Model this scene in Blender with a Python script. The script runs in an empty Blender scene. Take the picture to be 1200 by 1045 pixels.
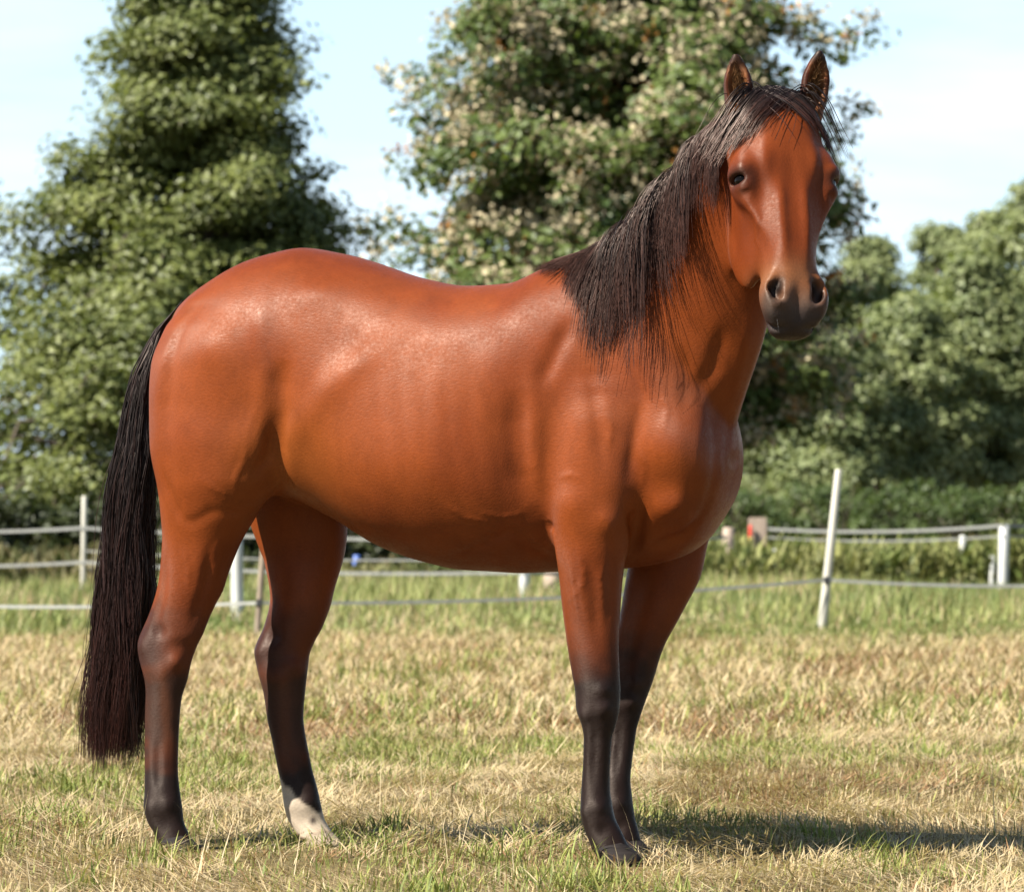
import bpy, math, random
import numpy as np
from mathutils import Vector, Matrix

random.seed(7)
rng = np.random.default_rng(7)
scene = bpy.context.scene
col = scene.collection

# ------------------------------------------------------------------ camera
FPX, EYE_Z, CX, HY = 5027.0, 0.90, 600.0, 593.0     # focal length in photo pixels, eye height, image centre column, horizon row
cam_data = bpy.data.cameras.new("camera")
cam = bpy.data.objects.new("camera", cam_data)
col.objects.link(cam)
cam.location = (0.0, 0.0, EYE_Z)
cam.rotation_euler = (math.radians(90), 0, 0)
cam_data.sensor_width = 36.0
cam_data.lens = 36.0 * FPX / 1200.0
cam_data.shift_y = (HY - 522.5) / 1200.0
cam_data.clip_start = 0.1
cam_data.clip_end = 3000.0
cam_data.dof.use_dof = True
cam_data.dof.focus_distance = 10.85
cam_data.dof.aperture_fstop = 8.0
scene.camera = cam

# ------------------------------------------------------------------ daylight
SUN_EL, SUN_AZ = math.radians(45.0), math.radians(240.0)   # azimuth clockwise from +Y
sun_vec = Vector((math.sin(SUN_AZ) * math.cos(SUN_EL), math.cos(SUN_AZ) * math.cos(SUN_EL), math.sin(SUN_EL)))
world = bpy.data.worlds.new("World")
scene.world = world
world.use_nodes = True
wn, wl = world.node_tree.nodes, world.node_tree.links
wn.clear()
sky = wn.new("ShaderNodeTexSky")
sky.sky_type = 'NISHITA'
sky.sun_disc = False
sky.sun_elevation = SUN_EL
sky.sun_rotation = SUN_AZ
sky.altitude = 50.0
sky.air_density = 1.0
sky.dust_density = 0.3
tc = wn.new("ShaderNodeTexCoord")
sx = wn.new("ShaderNodeSeparateXYZ"); wl.new(tc.outputs['Generated'], sx.inputs[0])
def wmath(op, a, b=None, clamp=False):
    n = wn.new("ShaderNodeMath"); n.operation = op; n.use_clamp = clamp
    for i, v in enumerate((a, b)):
        if v is None: continue
        if isinstance(v, (int, float)): n.inputs[i].default_value = v
        else: wl.new(v, n.inputs[i])
    return n.outputs[0]
zc = wmath('ADD', wmath('MAXIMUM', sx.outputs['Z'], 0.0), 0.12)      # clouds lie on a layer overhead, so they close up towards the horizon
cv = wn.new("ShaderNodeCombineXYZ")
wl.new(wmath('DIVIDE', sx.outputs['X'], zc), cv.inputs['X'])
wl.new(wmath('DIVIDE', sx.outputs['Y'], zc), cv.inputs['Y'])
cn = wn.new("ShaderNodeTexNoise")
cn.inputs['Scale'].default_value = 1.25
cn.inputs['Detail'].default_value = 7.0
cn.inputs['Roughness'].default_value = 0.52
cn.inputs['Distortion'].default_value = 0.25
wl.new(cv.outputs[0], cn.inputs['Vector'])
cr = wn.new("ShaderNodeValToRGB")
cr.color_ramp.elements[0].position = 0.46
cr.color_ramp.elements[0].color = (0, 0, 0, 1)
cr.color_ramp.elements[1].position = 0.68
cr.color_ramp.elements[1].color = (1, 1, 1, 1)
wl.new(cn.outputs['Fac'], cr.inputs['Fac'])
thin = wmath('SUBTRACT', 1.0, wmath('MULTIPLY', sx.outputs['Z'], 2.4), True)   # layer looks denser edge-on; also cleared overhead to cut the sky's fill light
veil = wn.new("ShaderNodeMix"); veil.data_type = 'RGBA'
veil.inputs['B'].default_value = (6.2, 8.4, 10.3, 1)      # pale summer haze low in the sky, in the sky texture's own units
wl.new(wmath('MULTIPLY', thin, 0.80), veil.inputs['Factor'])
wl.new(sky.outputs['Color'], veil.inputs['A'])
mixc = wn.new("ShaderNodeMix"); mixc.data_type = 'RGBA'
mixc.inputs['B'].default_value = (9.2, 9.8, 10.6, 1)     # thin bright cloud
wl.new(wmath('MULTIPLY', cr.outputs['Color'], wmath('ADD', wmath('MULTIPLY', thin, 0.48), 0.05)), mixc.inputs['Factor'])
wl.new(veil.outputs['Result'], mixc.inputs['A'])
bg = wn.new("ShaderNodeBackground")
bg.inputs['Strength'].default_value = 0.05
wl.new(mixc.outputs['Result'], bg.inputs['Color'])
wo = wn.new("ShaderNodeOutputWorld")
wl.new(bg.outputs[0], wo.inputs[0])

sun_data = bpy.data.lights.new("sun", 'SUN')
sun_data.energy = 5.0
sun_data.angle = math.radians(0.53)
sun_data.color = (1.0, 0.95, 0.86)
sun = bpy.data.objects.new("sun", sun_data)
col.objects.link(sun)
sun.location = (-20, -20, 30)
sun.rotation_euler = (-sun_vec).to_track_quat('-Z', 'Y').to_euler()

scene.view_settings.view_transform = 'Standard'
scene.view_settings.look = 'None'
scene.view_settings.exposure = 1.6
scene.view_settings.gamma = 1.0
scene.view_settings.use_curve_mapping = False
scene.render.engine = 'CYCLES'
scene.cycles.use_denoising = True
scene.cycles.max_bounces = 8
scene.cycles.diffuse_bounces = 2
scene.cycles.transparent_max_bounces = 8

# ------------------------------------------------------------------ helpers
def tag(o, label=None, cat=None, group=None, kind=None):
    if label: o['label'] = label
    if cat: o['category'] = cat
    if group: o['group'] = group
    if kind: o['kind'] = kind
    return o

def mesh_obj(name, V, F, mat, parent=None, smooth=True, vcol=None, colname="tint"):
    """V (n,3) array, F list of index arrays (each (m,k)); one mesh object."""
    V = np.asarray(V, dtype=np.float32)
    Fs = F if isinstance(F, list) else [F]
    Fs = [np.asarray(f, dtype=np.int32) for f in Fs if len(f)]
    me = bpy.data.meshes.new(name)
    me.vertices.add(len(V))
    me.vertices.foreach_set("co", V.ravel())
    loops = np.concatenate([f.ravel() for f in Fs])
    tot = np.concatenate([np.full(len(f), f.shape[1], dtype=np.int32) for f in Fs])
    start = np.concatenate([[0], np.cumsum(tot)[:-1]]).astype(np.int32)
    me.loops.add(len(loops))
    me.loops.foreach_set("vertex_index", loops)
    me.polygons.add(len(tot))
    me.polygons.foreach_set("loop_start", start)
    me.polygons.foreach_set("loop_total", tot)
    me.polygons.foreach_set("use_smooth", np.full(len(tot), smooth, dtype=bool))
    if vcol is not None:
        vc = np.asarray(vcol, dtype=np.float32)
        if vc.shape[1] == 3:
            vc = np.concatenate([vc, np.ones((len(vc), 1), np.float32)], 1)
        at = me.color_attributes.new(colname, 'FLOAT_COLOR', 'POINT')
        at.data.foreach_set("color", vc.ravel())
    me.update(calc_edges=True)
    me.materials.append(mat)
    o = bpy.data.objects.new(name, me)
    col.objects.link(o)
    if parent: o.parent = parent
    return o

def smooth01(x, a, b):
    t = np.clip((np.asarray(x, dtype=np.float64) - a) / (b - a), 0, 1)
    return t * t * (3 - 2 * t)

def new_mat(name):
    m = bpy.data.materials.new(name)
    m.use_nodes = True
    nt = m.node_tree
    b = nt.nodes["Principled BSDF"]
    return m, nt, b

def noise_node(nt, scale, detail=4, rough=0.55, coord='Object', vec_scale=None):
    t = nt.nodes.new("ShaderNodeTexCoord")
    n = nt.nodes.new("ShaderNodeTexNoise")
    n.inputs['Scale'].default_value = scale
    n.inputs['Detail'].default_value = detail
    n.inputs['Roughness'].default_value = rough
    if vec_scale:
        m = nt.nodes.new("ShaderNodeMapping")
        m.inputs['Scale'].default_value = vec_scale
        nt.links.new(t.outputs[coord], m.inputs['Vector'])
        nt.links.new(m.outputs['Vector'], n.inputs['Vector'])
    else:
        nt.links.new(t.outputs[coord], n.inputs['Vector'])
    return n

def ramp_node(nt, fac, stops):
    r = nt.nodes.new("ShaderNodeValToRGB")
    e = r.color_ramp.elements
    while len(e) < len(stops): e.new(0.5)
    for i, (p, c) in enumerate(stops):
        e[i].position = p
        e[i].color = (c[0], c[1], c[2], 1)
    nt.links.new(fac, r.inputs['Fac'])
    return r

def mix_node(nt, fac, a, b, blend='MIX'):
    m = nt.nodes.new("ShaderNodeMix")
    m.data_type = 'RGBA'
    m.blend_type = blend
    if isinstance(fac, (int, float)): m.inputs['Factor'].default_value = fac
    else: nt.links.new(fac, m.inputs['Factor'])
    for k, v in (('A', a), ('B', b)):
        if isinstance(v, tuple): m.inputs[k].default_value = (v[0], v[1], v[2], 1)
        else: nt.links.new(v, m.inputs[k])
    return m.outputs['Result']

def attr_node(nt, name="tint"):
    a = nt.nodes.new("ShaderNodeAttribute")
    a.attribute_name = name
    return a.outputs['Color']

def bump_node(nt, height, strength, dist):
    b = nt.nodes.new("ShaderNodeBump")
    b.inputs['Strength'].default_value = strength
    b.inputs['Distance'].default_value = dist
    nt.links.new(height, b.inputs['Height'])
    return b.outputs['Normal']

def value_noise(P, scale, seed):
    """smooth 3-D value noise, 0..1, for colouring points"""
    r = np.random.default_rng(seed)
    N = 32
    G = r.random((N, N, N)).astype(np.float32)
    q = np.asarray(P, dtype=np.float64) * scale + seed * 3.17
    i = np.floor(q).astype(int)
    f = q - i
    f = f * f * (3 - 2 * f)
    out = 0
    for dx in (0, 1):
        for dy in (0, 1):
            for dz in (0, 1):
                w = (f[:, 0] if dx else 1 - f[:, 0]) * (f[:, 1] if dy else 1 - f[:, 1]) * (f[:, 2] if dz else 1 - f[:, 2])
                out = out + w * G[(i[:, 0] + dx) % N, (i[:, 1] + dy) % N, (i[:, 2] + dz) % N]
    return out

def tubes(paths, radii, sides=3):
    """paths (n,m,3), radii (n,m): n open tapered tubes joined in one set of verts/faces"""
    paths = np.asarray(paths, dtype=np.float64)
    n, m, _ = paths.shape
    T = np.gradient(paths, axis=1)
    T /= np.linalg.norm(T, axis=2, keepdims=True) + 1e-12
    ref = np.where(np.abs(T[..., 2:3]) > 0.9, np.array([1.0, 0, 0]), np.array([0, 0, 1.0]))
    ref = np.broadcast_to(ref[:, :1], T.shape)
    A = np.cross(T, ref); A /= np.linalg.norm(A, axis=2, keepdims=True) + 1e-12
    B = np.cross(T, A)
    ang = np.arange(sides) * 2 * math.pi / sides
    V = paths[:, :, None, :] + radii[:, :, None, None] * (A[:, :, None, :] * np.cos(ang)[None, None, :, None] + B[:, :, None, :] * np.sin(ang)[None, None, :, None])
    idx = np.arange(n * m * sides).reshape(n, m, sides)
    a = idx[:, :-1, :]; b = np.roll(idx, -1, axis=2)[:, :-1, :]
    c = np.roll(idx, -1, axis=2)[:, 1:, :]; d = idx[:, 1:, :]
    F = np.stack([a, b, c, d], -1).reshape(-1, 4)
    return V.reshape(-1, 3), F

# ------------------------------------------------------------------ the meadow
def px_at(px, D): return (px - CX) / FPX * D
def z_at(py, D): return EYE_Z - (py - HY) * D / FPX

gmat, nt, b = new_mat("meadow_soil")
n1 = noise_node(nt, .9, 5, .6); n2 = noise_node(nt, 9.0, 5, .65); n3 = noise_node(nt, 60.0, 3, .6)
r1 = ramp_node(nt, n1.outputs['Fac'], [(.36, (.125, .105, .04)), (.5, (.175, .13, .062)), (.68, (.205, .146, .073))])
r2 = ramp_node(nt, n2.outputs['Fac'], [(.3, (.45, .42, .35)), (.6, (1, 1, 1))])
c = mix_node(nt, 1.0, r1.outputs['Color'], r2.outputs['Color'], 'MULTIPLY')
nt.links.new(c, b.inputs['Base Color'])
b.inputs['Roughness'].default_value = .95
b.inputs['Specular IOR Level'].default_value = .1
nt.links.new(bump_node(nt, n3.outputs['Fac'], .8, .03), b.inputs['Normal'])
gx = np.concatenate([[-1500, -400, -120, -40], np.linspace(-12, 12, 49), [40, 120, 400, 1500]])
gy = np.concatenate([[-200, -20], np.linspace(2, 34, 65), [45, 70, 140, 400, 2000]])
GXm, GYm = np.meshgrid(gx, gy, indexing='ij')
GV = np.stack([GXm.ravel(), GYm.ravel(), np.zeros(GXm.size)], 1)
near_m = (np.abs(GV[:, 0]) < 11.5) & (GV[:, 1] > 2.5) & (GV[:, 1] < 33)
GV[:, 2] = np.where(near_m, (value_noise(GV, 1.3, 11) - .5) * .035 - .012, -.012)
gi = np.arange(GV.shape[0]).reshape(len(gx), len(gy))
GF = np.stack([gi[:-1, :-1], gi[1:, :-1], gi[1:, 1:], gi[:-1, 1:]], -1).reshape(-1, 4)
ground = mesh_obj("ground", GV, GF, gmat)
tag(ground, kind='structure')

def leaf_mat(name, trans=.35, rough=.55, spec=.3, tmul=(1.25, 1.35, .6)):
    m, nt, b = new_mat(name)
    a = attr_node(nt)
    nt.links.new(a, b.inputs['Base Color'])
    b.inputs['Roughness'].default_value = rough
    b.inputs['Specular IOR Level'].default_value = spec
    tr = nt.nodes.new("ShaderNodeBsdfTranslucent")
    nt.links.new(mix_node(nt, 1.0, a, tmul, 'MULTIPLY'), tr.inputs['Color'])
    mx = nt.nodes.new("ShaderNodeMixShader"); mx.inputs[0].default_value = trans
    out = nt.nodes["Material Output"]
    nt.links.new(b.outputs[0], mx.inputs[1]); nt.links.new(tr.outputs[0], mx.inputs[2]); nt.links.new(mx.outputs[0], out.inputs[0])
    return m
grass_m = leaf_mat("grass_blades", .25, .6, .25, (1.1, 1.15, .8))

def blades(P, H_, W_, tilt, az, bend, cols, name, mat, segs=2):
    """many curved tapering blades in one mesh"""
    n = len(P)
    u = np.linspace(0, 1, segs + 1)
    th = tilt[:, None] + bend[:, None] * u[None]                      # angle from the vertical grows along the blade
    dl = H_[:, None] / segs
    hx = np.cumsum(np.concatenate([np.zeros((n, 1)), np.sin(th[:, :-1]) * dl], 1), 1)
    hz = np.cumsum(np.concatenate([np.zeros((n, 1)), np.cos(th[:, :-1]) * dl], 1), 1)
    hz = np.maximum(hz, -.004)
    d = np.stack([np.cos(az), np.sin(az)], 1); sdir = np.stack([-d[:, 1], d[:, 0]], 1)
    ctr = np.stack([P[:, 0:1] + d[:, 0:1] * hx, P[:, 1:2] + d[:, 1:2] * hx, P[:, 2:3] + hz], -1)     # n, segs+1, 3
    w = W_[:, None] * np.array([1.0, .8, .55, .3])[:segs + 1][None] * .5
    off = np.stack([sdir[:, 0:1] * w, sdir[:, 1:2] * w, np.zeros_like(w)], -1)
    L_, R_ = (ctr - off)[:, :-1], (ctr + off)[:, :-1]
    V = np.concatenate([L_, R_, ctr[:, -1:]], 1)                       # n, 2*segs+1, 3
    k = 2 * segs + 1
    base = np.arange(n)[:, None] * k
    F4 = np.concatenate([base + np.array([[i, segs + i, segs + i + 1, i + 1]]) for i in range(segs - 1)], 0) if segs > 1 else np.zeros((0, 4), int)
    F3 = base + np.array([[segs - 1, 2 * segs - 1, 2 * segs]])
    vc = np.repeat(cols * .80, k, 0)
    o = mesh_obj(name, V.reshape(-1, 3), [F4, F3], mat, smooth=False, vcol=vc)
    return tag(o, kind='stuff')

STRAW = np.array([0.4588, 0.3404, 0.1628]); PALE = np.array([0.5476, 0.444, 0.2738]); GREEN = np.array([0.1258, 0.1776, 0.0333]); YGREEN = np.array([0.3256, 0.3108, 0.0888]); BROWN = np.array([0.2516, 0.148, 0.0703])
def green_map(P):
    Q = np.stack([P[:, 0], P[:, 1] * .55, np.zeros(len(P))], 1)
    a = value_noise(Q, 1.1, 21) * .55 + value_noise(Q, 3.4, 22) * .45
    return .5 + (a - .5) * 1.35
def area_points(n, y0, y1, pad, pw=1.0):
    y = y0 + (y1 - y0) * rng.random(n) ** pw
    x = (rng.random(n) * 2 - 1) * (y * .1194 + pad)
    keep = rng.random(n) < (y * .1194 + pad) / (y1 * .1194 + pad)
    return np.stack([x[keep], y[keep], np.full(keep.sum(), -.008)], 1)
def meadow_cols(P, n, gbias=0.0):
    g = green_map(P) + gbias + rng.normal(0, .10, n)
    is_g = smooth01(g, .56, .74)
    c1 = STRAW + (PALE - STRAW) * rng.random((n, 1)); br = rng.random((n, 1)) < (.10 + .60 * smooth01(value_noise(P * np.array([1, .55, 0]), 1.9, 27), .55, .75))[:, None]
    c1 = np.where(br, BROWN * (.7 + .7 * rng.random((n, 1))), c1)
    c2 = GREEN + (YGREEN - GREEN) * rng.random((n, 1)) ** .8
    pick = rng.random(n) < is_g * .62 + .04
    c = np.where(pick[:, None], c2, c1) * (.75 + .45 * rng.random((n, 1)))
    return c, pick
# mown straw lying about, in focus near the horse
P = area_points(270000, 8.6, 17.0, 1.7, 1.0)
Qn = P * np.array([1, .7, 0])
heap = value_noise(Qn, 2.6, 61) * .5 + value_noise(Qn, 6.5, 62) * .5
keep = rng.random(len(P)) < np.clip(.25 + 2.0 * (heap - .35), .12, 1)
P, heap, Qn = P[keep], heap[keep], Qn[keep]; n = len(P)
c, pick = meadow_cols(P, n)
P[:, 2] += .020 * rng.random(n) ** 2 + .055 * smooth01(heap, .50, .80) * rng.random(n)
swathe = value_noise(Qn, 1.7, 63) * 12.0 + value_noise(Qn, 5.0, 64) * 5.0
az = np.where(pick, rng.random(n) * 6.283, swathe + rng.normal(0, .65, n))
tilt = np.where(pick, np.radians(8 + 42 * rng.random(n)), np.radians(62 + 30 * rng.random(n)))
Hb = np.where(pick, .018 + .034 * rng.random(n), .04 + .105 * rng.random(n) ** 1.4)
blades(P, Hb, .0022 + .0032 * rng.random(n), tilt, az, np.radians(-12 + 45 * rng.random(n)), c, "grass", grass_m, 2)
# short stubble standing between
P = area_points(75000, 8.6, 17.0, 1.7); n = len(P)
c, pick = meadow_cols(P, n, .02)
blades(P, .015 + .035 * rng.random(n), .0022 + .0026 * rng.random(n), np.radians(30 * rng.random(n)), rng.random(n) * 6.283, np.radians(60 * rng.random(n)), c, "grass_stubble", grass_m, 2)
# tufts of fresh green
tuft = area_points(680, 8.8, 20.0, 1.7); tuft = tuft[green_map(tuft) + rng.normal(0, .08, len(tuft)) > .52]
per = 34
P = np.repeat(tuft, per, 0) + np.concatenate([rng.normal(0, .035, (len(tuft) * per, 2)), np.zeros((len(tuft) * per, 1))], 1); n = len(P)
c = (GREEN + (YGREEN - GREEN) * rng.random((n, 1)) * .8) * (.8 + .5 * rng.random((n, 1)))
blades(P, .05 + .07 * rng.random(n), .003 + .004 * rng.random(n), np.radians(10 + 40 * rng.random(n)), rng.random(n) * 6.283, np.radians(20 + 50 * rng.random(n)), c, "grass_tuft", grass_m, 3)
# the far half of the mown patch
P = area_points(140000, 16.5, 33.0, 1.8); n = len(P)
c, pick = meadow_cols(P, n, -.18)
edge = smooth01(P[:, 1] + 7 * (value_noise(P * np.array([1, .5, 0]), .45, 41) - .5) + 4 * (value_noise(P * np.array([1, .5, 0]), 1.6, 42) - .5), 27.2, 34)
c = c + (np.array([.125, .185, .04]) * (.7 + .7 * rng.random((n, 1))) - c) * (edge * (rng.random(n) < .7))[:, None]
tilt = np.where(pick, np.radians(8 + 45 * rng.random(n)), np.radians(40 + 45 * rng.random(n)))
blades(P, .05 + .09 * rng.random(n), .005 + .006 * rng.random(n), tilt, rng.random(n) * 6.283, np.radians(50 * rng.random(n)), c, "grass_far", grass_m, 2)
# taller green growth along the fence and behind it
P = area_points(100000, 29.5, 50.0, 2.5); n = len(P)
g = green_map(P * .6)
c = (np.array([0.0925, 0.1517, 0.037]) + (np.array([0.2812, 0.3108, 0.1036]) - np.array([0.0925, 0.1517, 0.037])) * np.clip(rng.random((n, 1)) * .7 + 1.6 * (g[:, None] - .42), 0, 1)) * (.75 + .5 * rng.random((n, 1)))
dry = rng.random(n) < .10 + .35 * smooth01(value_noise(P * np.array([1, .5, 0]), .9, 46), .45, .8)
c = np.where(dry[:, None], (STRAW + (PALE - STRAW) * rng.random((n, 1))) * (.7 + .35 * rng.random((n, 1))), c * np.array([1.12, 1.05, 1.1]))
Hb = (.05 + .20 * rng.random(n)) * smooth01(P[:, 1] + 8 * (value_noise(P * np.array([1, .5, 0]), .5, 43) - .5), 28, 35) * (.4 + 1.1 * g)
blades(P, Hb + .04, .009 + .009 * rng.random(n), np.radians(35 * rng.random(n)), rng.random(n) * 6.283, np.radians(55 * rng.random(n)), c, "grass_verge", grass_m, 2)
# a few long seed stalks by the hooves
P = area_points(130, 9.2, 13.0, .8); n = len(P)
c = PALE * (.8 + .4 * rng.random((n, 1)))
blades(P, .10 + .13 * rng.random(n), .0022 + .001 * rng.random(n), np.radians(5 + 35 * rng.random(n)), rng.random(n) * 6.283, np.radians(30 * rng.random(n)), c, "grass_stalk", grass_m, 3)
# bank of weeds behind the fence on the right
def weeds(n, x0, x1, y0, y1, h0, h1, ca, cb, name):
    P = np.stack([x0 + (x1 - x0) * rng.random(n), y0 + (y1 - y0) * rng.random(n), np.full(n, -.01)], 1)
    hh = h0 + (h1 - h0) * (value_noise(P * np.array([1, .4, 0]), 1.7, 31) * .6 + .4 * rng.random(n))
    P[:, 2] += hh * rng.random(n) * .75
    c = (ca + (cb - ca) * np.clip(value_noise(P, 2.2, 32)[:, None] + rng.normal(0, .2, (n, 1)), 0, 1)) * (.7 + .6 * rng.random((n, 1)))
    blades(P, hh * .38, .030 + .035 * rng.random(n), np.radians(60 * rng.random(n)), rng.random(n) * 6.283, np.radians(70 * rng.random(n)), c, name, grass_m, 2)
weeds(22000, 1.6, 8.5, 43.6, 47.0, .36, .70, np.array([0.111, 0.148, 0.037]), np.array([0.296, 0.2812, 0.1036]), "tall_weeds")
weeds(5000, -9.0, -3.2, 43.5, 47.0, .25, .70, np.array([.055, .075, .02]), np.array([.18, .145, .065]), "tall_weeds")  # browner weeds, their colours also darkened for the shade under the left trees
weeds(3500, -3.0, 1.4, 44.5, 47.5, .15, .45, np.array([.06, .085, .02]), np.array([.19, .17, .07]), "tall_weeds")

# ------------------------------------------------------------------ trees
bark, nt, b = new_mat("bark")
nb = noise_node(nt, 6.0, 5, .65, vec_scale=(3, 3, .5))
rb = ramp_node(nt, nb.outputs['Fac'], [(.3, (.055, .04, .03)), (.7, (.17, .13, .10))])
nt.links.new(rb.outputs['Color'], b.inputs['Base Color']); b.inputs['Roughness'].default_value = .9
nt.links.new(bump_node(nt, nb.outputs['Fac'], .8, .03), b.inputs['Normal'])
foliage = leaf_mat("tree_leaves", .30, .5, .35)
blossom_m = leaf_mat("blossom", .25, .8, .1, (1, 1, .9))

def leaf_quads(P, N, size, cols, aspect=.62):
    n = len(P)
    N = N / (np.linalg.norm(N, axis=1, keepdims=True) + 1e-9)
    r = rng.normal(0, 1, (n, 3)); A = np.cross(N, r); A /= np.linalg.norm(A, axis=1, keepdims=True) + 1e-9
    B = np.cross(N, A)
    s = size[:, None]
    V = np.stack([P - A * s * .5, P + B * s * aspect * .5 + N * s * .06, P + A * s * .5, P - B * s * aspect * .5 + N * s * .06], 1).reshape(-1, 3)
    F = np.arange(n * 4).reshape(n, 4)
    return V, F, np.repeat(cols * .73, 4, 0)

def tree(name, label, x, y, H_, prof, n_bough, per_bough, leaves, leaf, clump, ca, cb, seed, group=None, trunk_r=.16, bare=0.0, flat=.55, blossom=0, droop=.25, extra=(), up=.10, zlow=None):
    """prof: (height, radius) rows of the crown's outline"""
    global rng
    keep_rng = rng; rng = np.random.default_rng(seed)
    root = bpy.data.objects.new(name, None); col.objects.link(root); root.location = (x, y, 0)
    tag(root, label, "tree", group)
    pz, pr = np.array(prof, float).T
    # trunk and limbs
    tz = np.linspace(-.05, H_ * .94, 14)
    wob = np.cumsum(rng.normal(0, .035, (14, 2)), 0) * (tz / H_)[:, None]
    tp = np.concatenate([wob, tz[:, None]], 1)
    tr = trunk_r * (1 - tz / H_) ** .8 + .012
    tr[0] *= 1.35
    TV, TF = tubes(tp[None], tr[None], 9)
    zb = np.sort(pz[0] + (pz[-1] - pz[0]) * rng.random(n_bough) ** 1.05)
    rz = np.interp(zb, pz, pr)
    az = np.arange(n_bough) * 2.39996 + rng.normal(0, .35, n_bough)
    reach = rz * np.where(rng.random(n_bough) < .7, .72 + .36 * rng.random(n_bough), .42 + .35 * rng.random(n_bough))
    for (ez, eaz, er) in extra:
        zb = np.append(zb, ez); az = np.append(az, eaz); reach = np.append(reach, er)
    nb_ = len(zb); m = 7
    u = np.linspace(0, 1, m)
    z0 = np.maximum(zb - reach * .45 - .1, pz[0] * .7)
    bx = np.interp(z0, tz, tp[:, 0]); by = np.interp(z0, tz, tp[:, 1])
    rise = (zb - z0)
    path = np.stack([bx[:, None] + np.cos(az)[:, None] * reach[:, None] * u, by[:, None] + np.sin(az)[:, None] * reach[:, None] * u,
                     z0[:, None] + rise[:, None] * (1.55 * u - .55 * u ** 2) + up * reach[:, None] * np.sin(u * 2.6) - droop * reach[:, None] * u ** 3], -1)
    path[:, 1:] += rng.normal(0, .03, (nb_, m - 1, 3)) * reach[:, None, None]
    br = (trunk_r * .26 * (reach / (pr.max() + 1e-6)) ** .7)[:, None] * (1 - .88 * u[None])
    BV, BF = tubes(path, br, 5)
    mesh_obj("trunk", np.vstack([TV, BV]), np.vstack([TF, BF + len(TV)]), bark, root)
    # leaf clumps along the outer part of every limb
    cu = .28 + .70 * rng.random((nb_, per_bough)) ** .75
    k = np.clip(cu * (m - 1), 0, m - 1.001); ki = k.astype(int); kf = (k - ki)[..., None]
    ii = np.arange(nb_)[:, None]
    cc = path[ii, ki] * (1 - kf) + path[ii, np.minimum(ki + 1, m - 1)] * kf
    spread = (.12 * reach)[:, None, None] * rng.normal(0, 1, (nb_, per_bough, 3)) * np.array([1, 1, .55])
    cc = (cc + spread * cu[..., None]).reshape(-1, 3)
    cs = clump * (.6 + .8 * rng.random(len(cc)))
    nl = np.maximum((leaves * (cs / clump) ** 2).astype(int), 6)
    idx = np.repeat(np.arange(len(cc)), nl)
    dv = rng.normal(0, 1, (len(idx), 3)); dv /= np.linalg.norm(dv, axis=1, keepdims=True)
    rad = rng.random(len(idx)) ** .45
    off = dv * rad[:, None] * cs[idx][:, None] * np.array([1, 1, flat])
    LP = cc[idx] + off
    hol = LP[:, :2]; outw = np.concatenate([hol / (np.linalg.norm(hol, axis=1, keepdims=True) + .2), np.full((len(LP), 1), .35)], 1)
    N = outw * .5 + dv * .5 + np.array([0, 0, .55]) + rng.normal(0, .45, LP.shape)
    ctint = rng.random(len(cc))[idx]
    colr = (ca + (cb - ca) * np.clip(ctint * .65 + .45 * rng.random(len(idx)) - .05, 0, 1)[:, None]) * (.8 + .4 * rng.random((len(idx), 1)))
    ok = LP[:, 2] > (zlow if zlow is not None else .1)
    V, F, vc = leaf_quads(LP[ok], N[ok], leaf * (.65 + .7 * rng.random(ok.sum())), colr[ok])
    mesh_obj("crown", V, F, foliage, root, smooth=False, vcol=vc)
    if blossom:
        top = np.argsort(-(np.linalg.norm(cc[:, :2], axis=1) / np.interp(cc[:, 2], pz, pr) + rng.normal(0, .18, len(cc))))[:blossom]
        idx = np.repeat(top, 60)
        sub = rng.normal(0, 1, (len(top), 3, 3)); sub /= np.linalg.norm(sub, axis=2, keepdims=True)
        sub[..., 2] = np.abs(sub[..., 2]) * .8
        pick3 = rng.integers(0, 3, len(idx))
        cen = cc[idx] + sub[np.repeat(np.arange(len(top)), 60), pick3] * (cs[idx] * .85)[:, None] * np.array([1, 1, flat + .2])
        bp = cen + rng.normal(0, .092, (len(idx), 3))
        orange = (rng.random((len(top), 3)) < .08)[np.repeat(np.arange(len(top)), 60), pick3]
        bc = np.where(orange[:, None], np.array([.50, .24, .07]), np.array([.62, .53, .34])) * (.65 + .5 * rng.random((len(idx), 1)))
        V, F, vc = leaf_quads(bp, rng.normal(0, .7, bp.shape) + np.array([0, -.2, .7]), .088 * (.7 + .7 * rng.random(len(bp))), bc, .8)
        tag(mesh_obj("blossom", V, F, blossom_m, root, smooth=False, vcol=vc), kind='stuff')
    rng = keep_rng
    return root

A_ = np.array
tree("maple_tree", "tall tapering dark green tree behind the horse's rump, top cut off by the sky edge", px_at(240, 55), 55.0, 8.2,
     [(.4, 2.7), (1.2, 3.4), (2.4, 3.4), (3.6, 2.75), (4.8, 2.1), (6.0, 1.5), (7.0, 1.15), (7.8, .8), (8.3, .3)], 250, 8, 110, .10, .45,
     A_([.085, .112, .026]), A_([.225, .245, .072]), 101, trunk_r=.22, extra=[(4.9, math.pi * 1.02, 2.35), (4.6, -.1, 2.0)])
tree("flowering_tree", "broad tree full of cream and rusty blossom behind the horse's neck", px_at(738, 62), 62.0, 10.0,
     [(1.79, 1.33), (2.67, 2.73), (3.85, 3.10), (5.40, 3.32), (6.80, 3.32), (8.13, 2.88), (9.17, 2.21), (9.90, 0.89)], 230, 8, 62, .145, .48,
     A_([.056, .096, .021]), A_([.150, .192, .046]), 102, trunk_r=.26, blossom=1800, zlow=1.7, extra=[(2.9, 0.1, 3.3), (3.9, -.2, 3.4), (2.6, .35, 3.0)])
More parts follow.
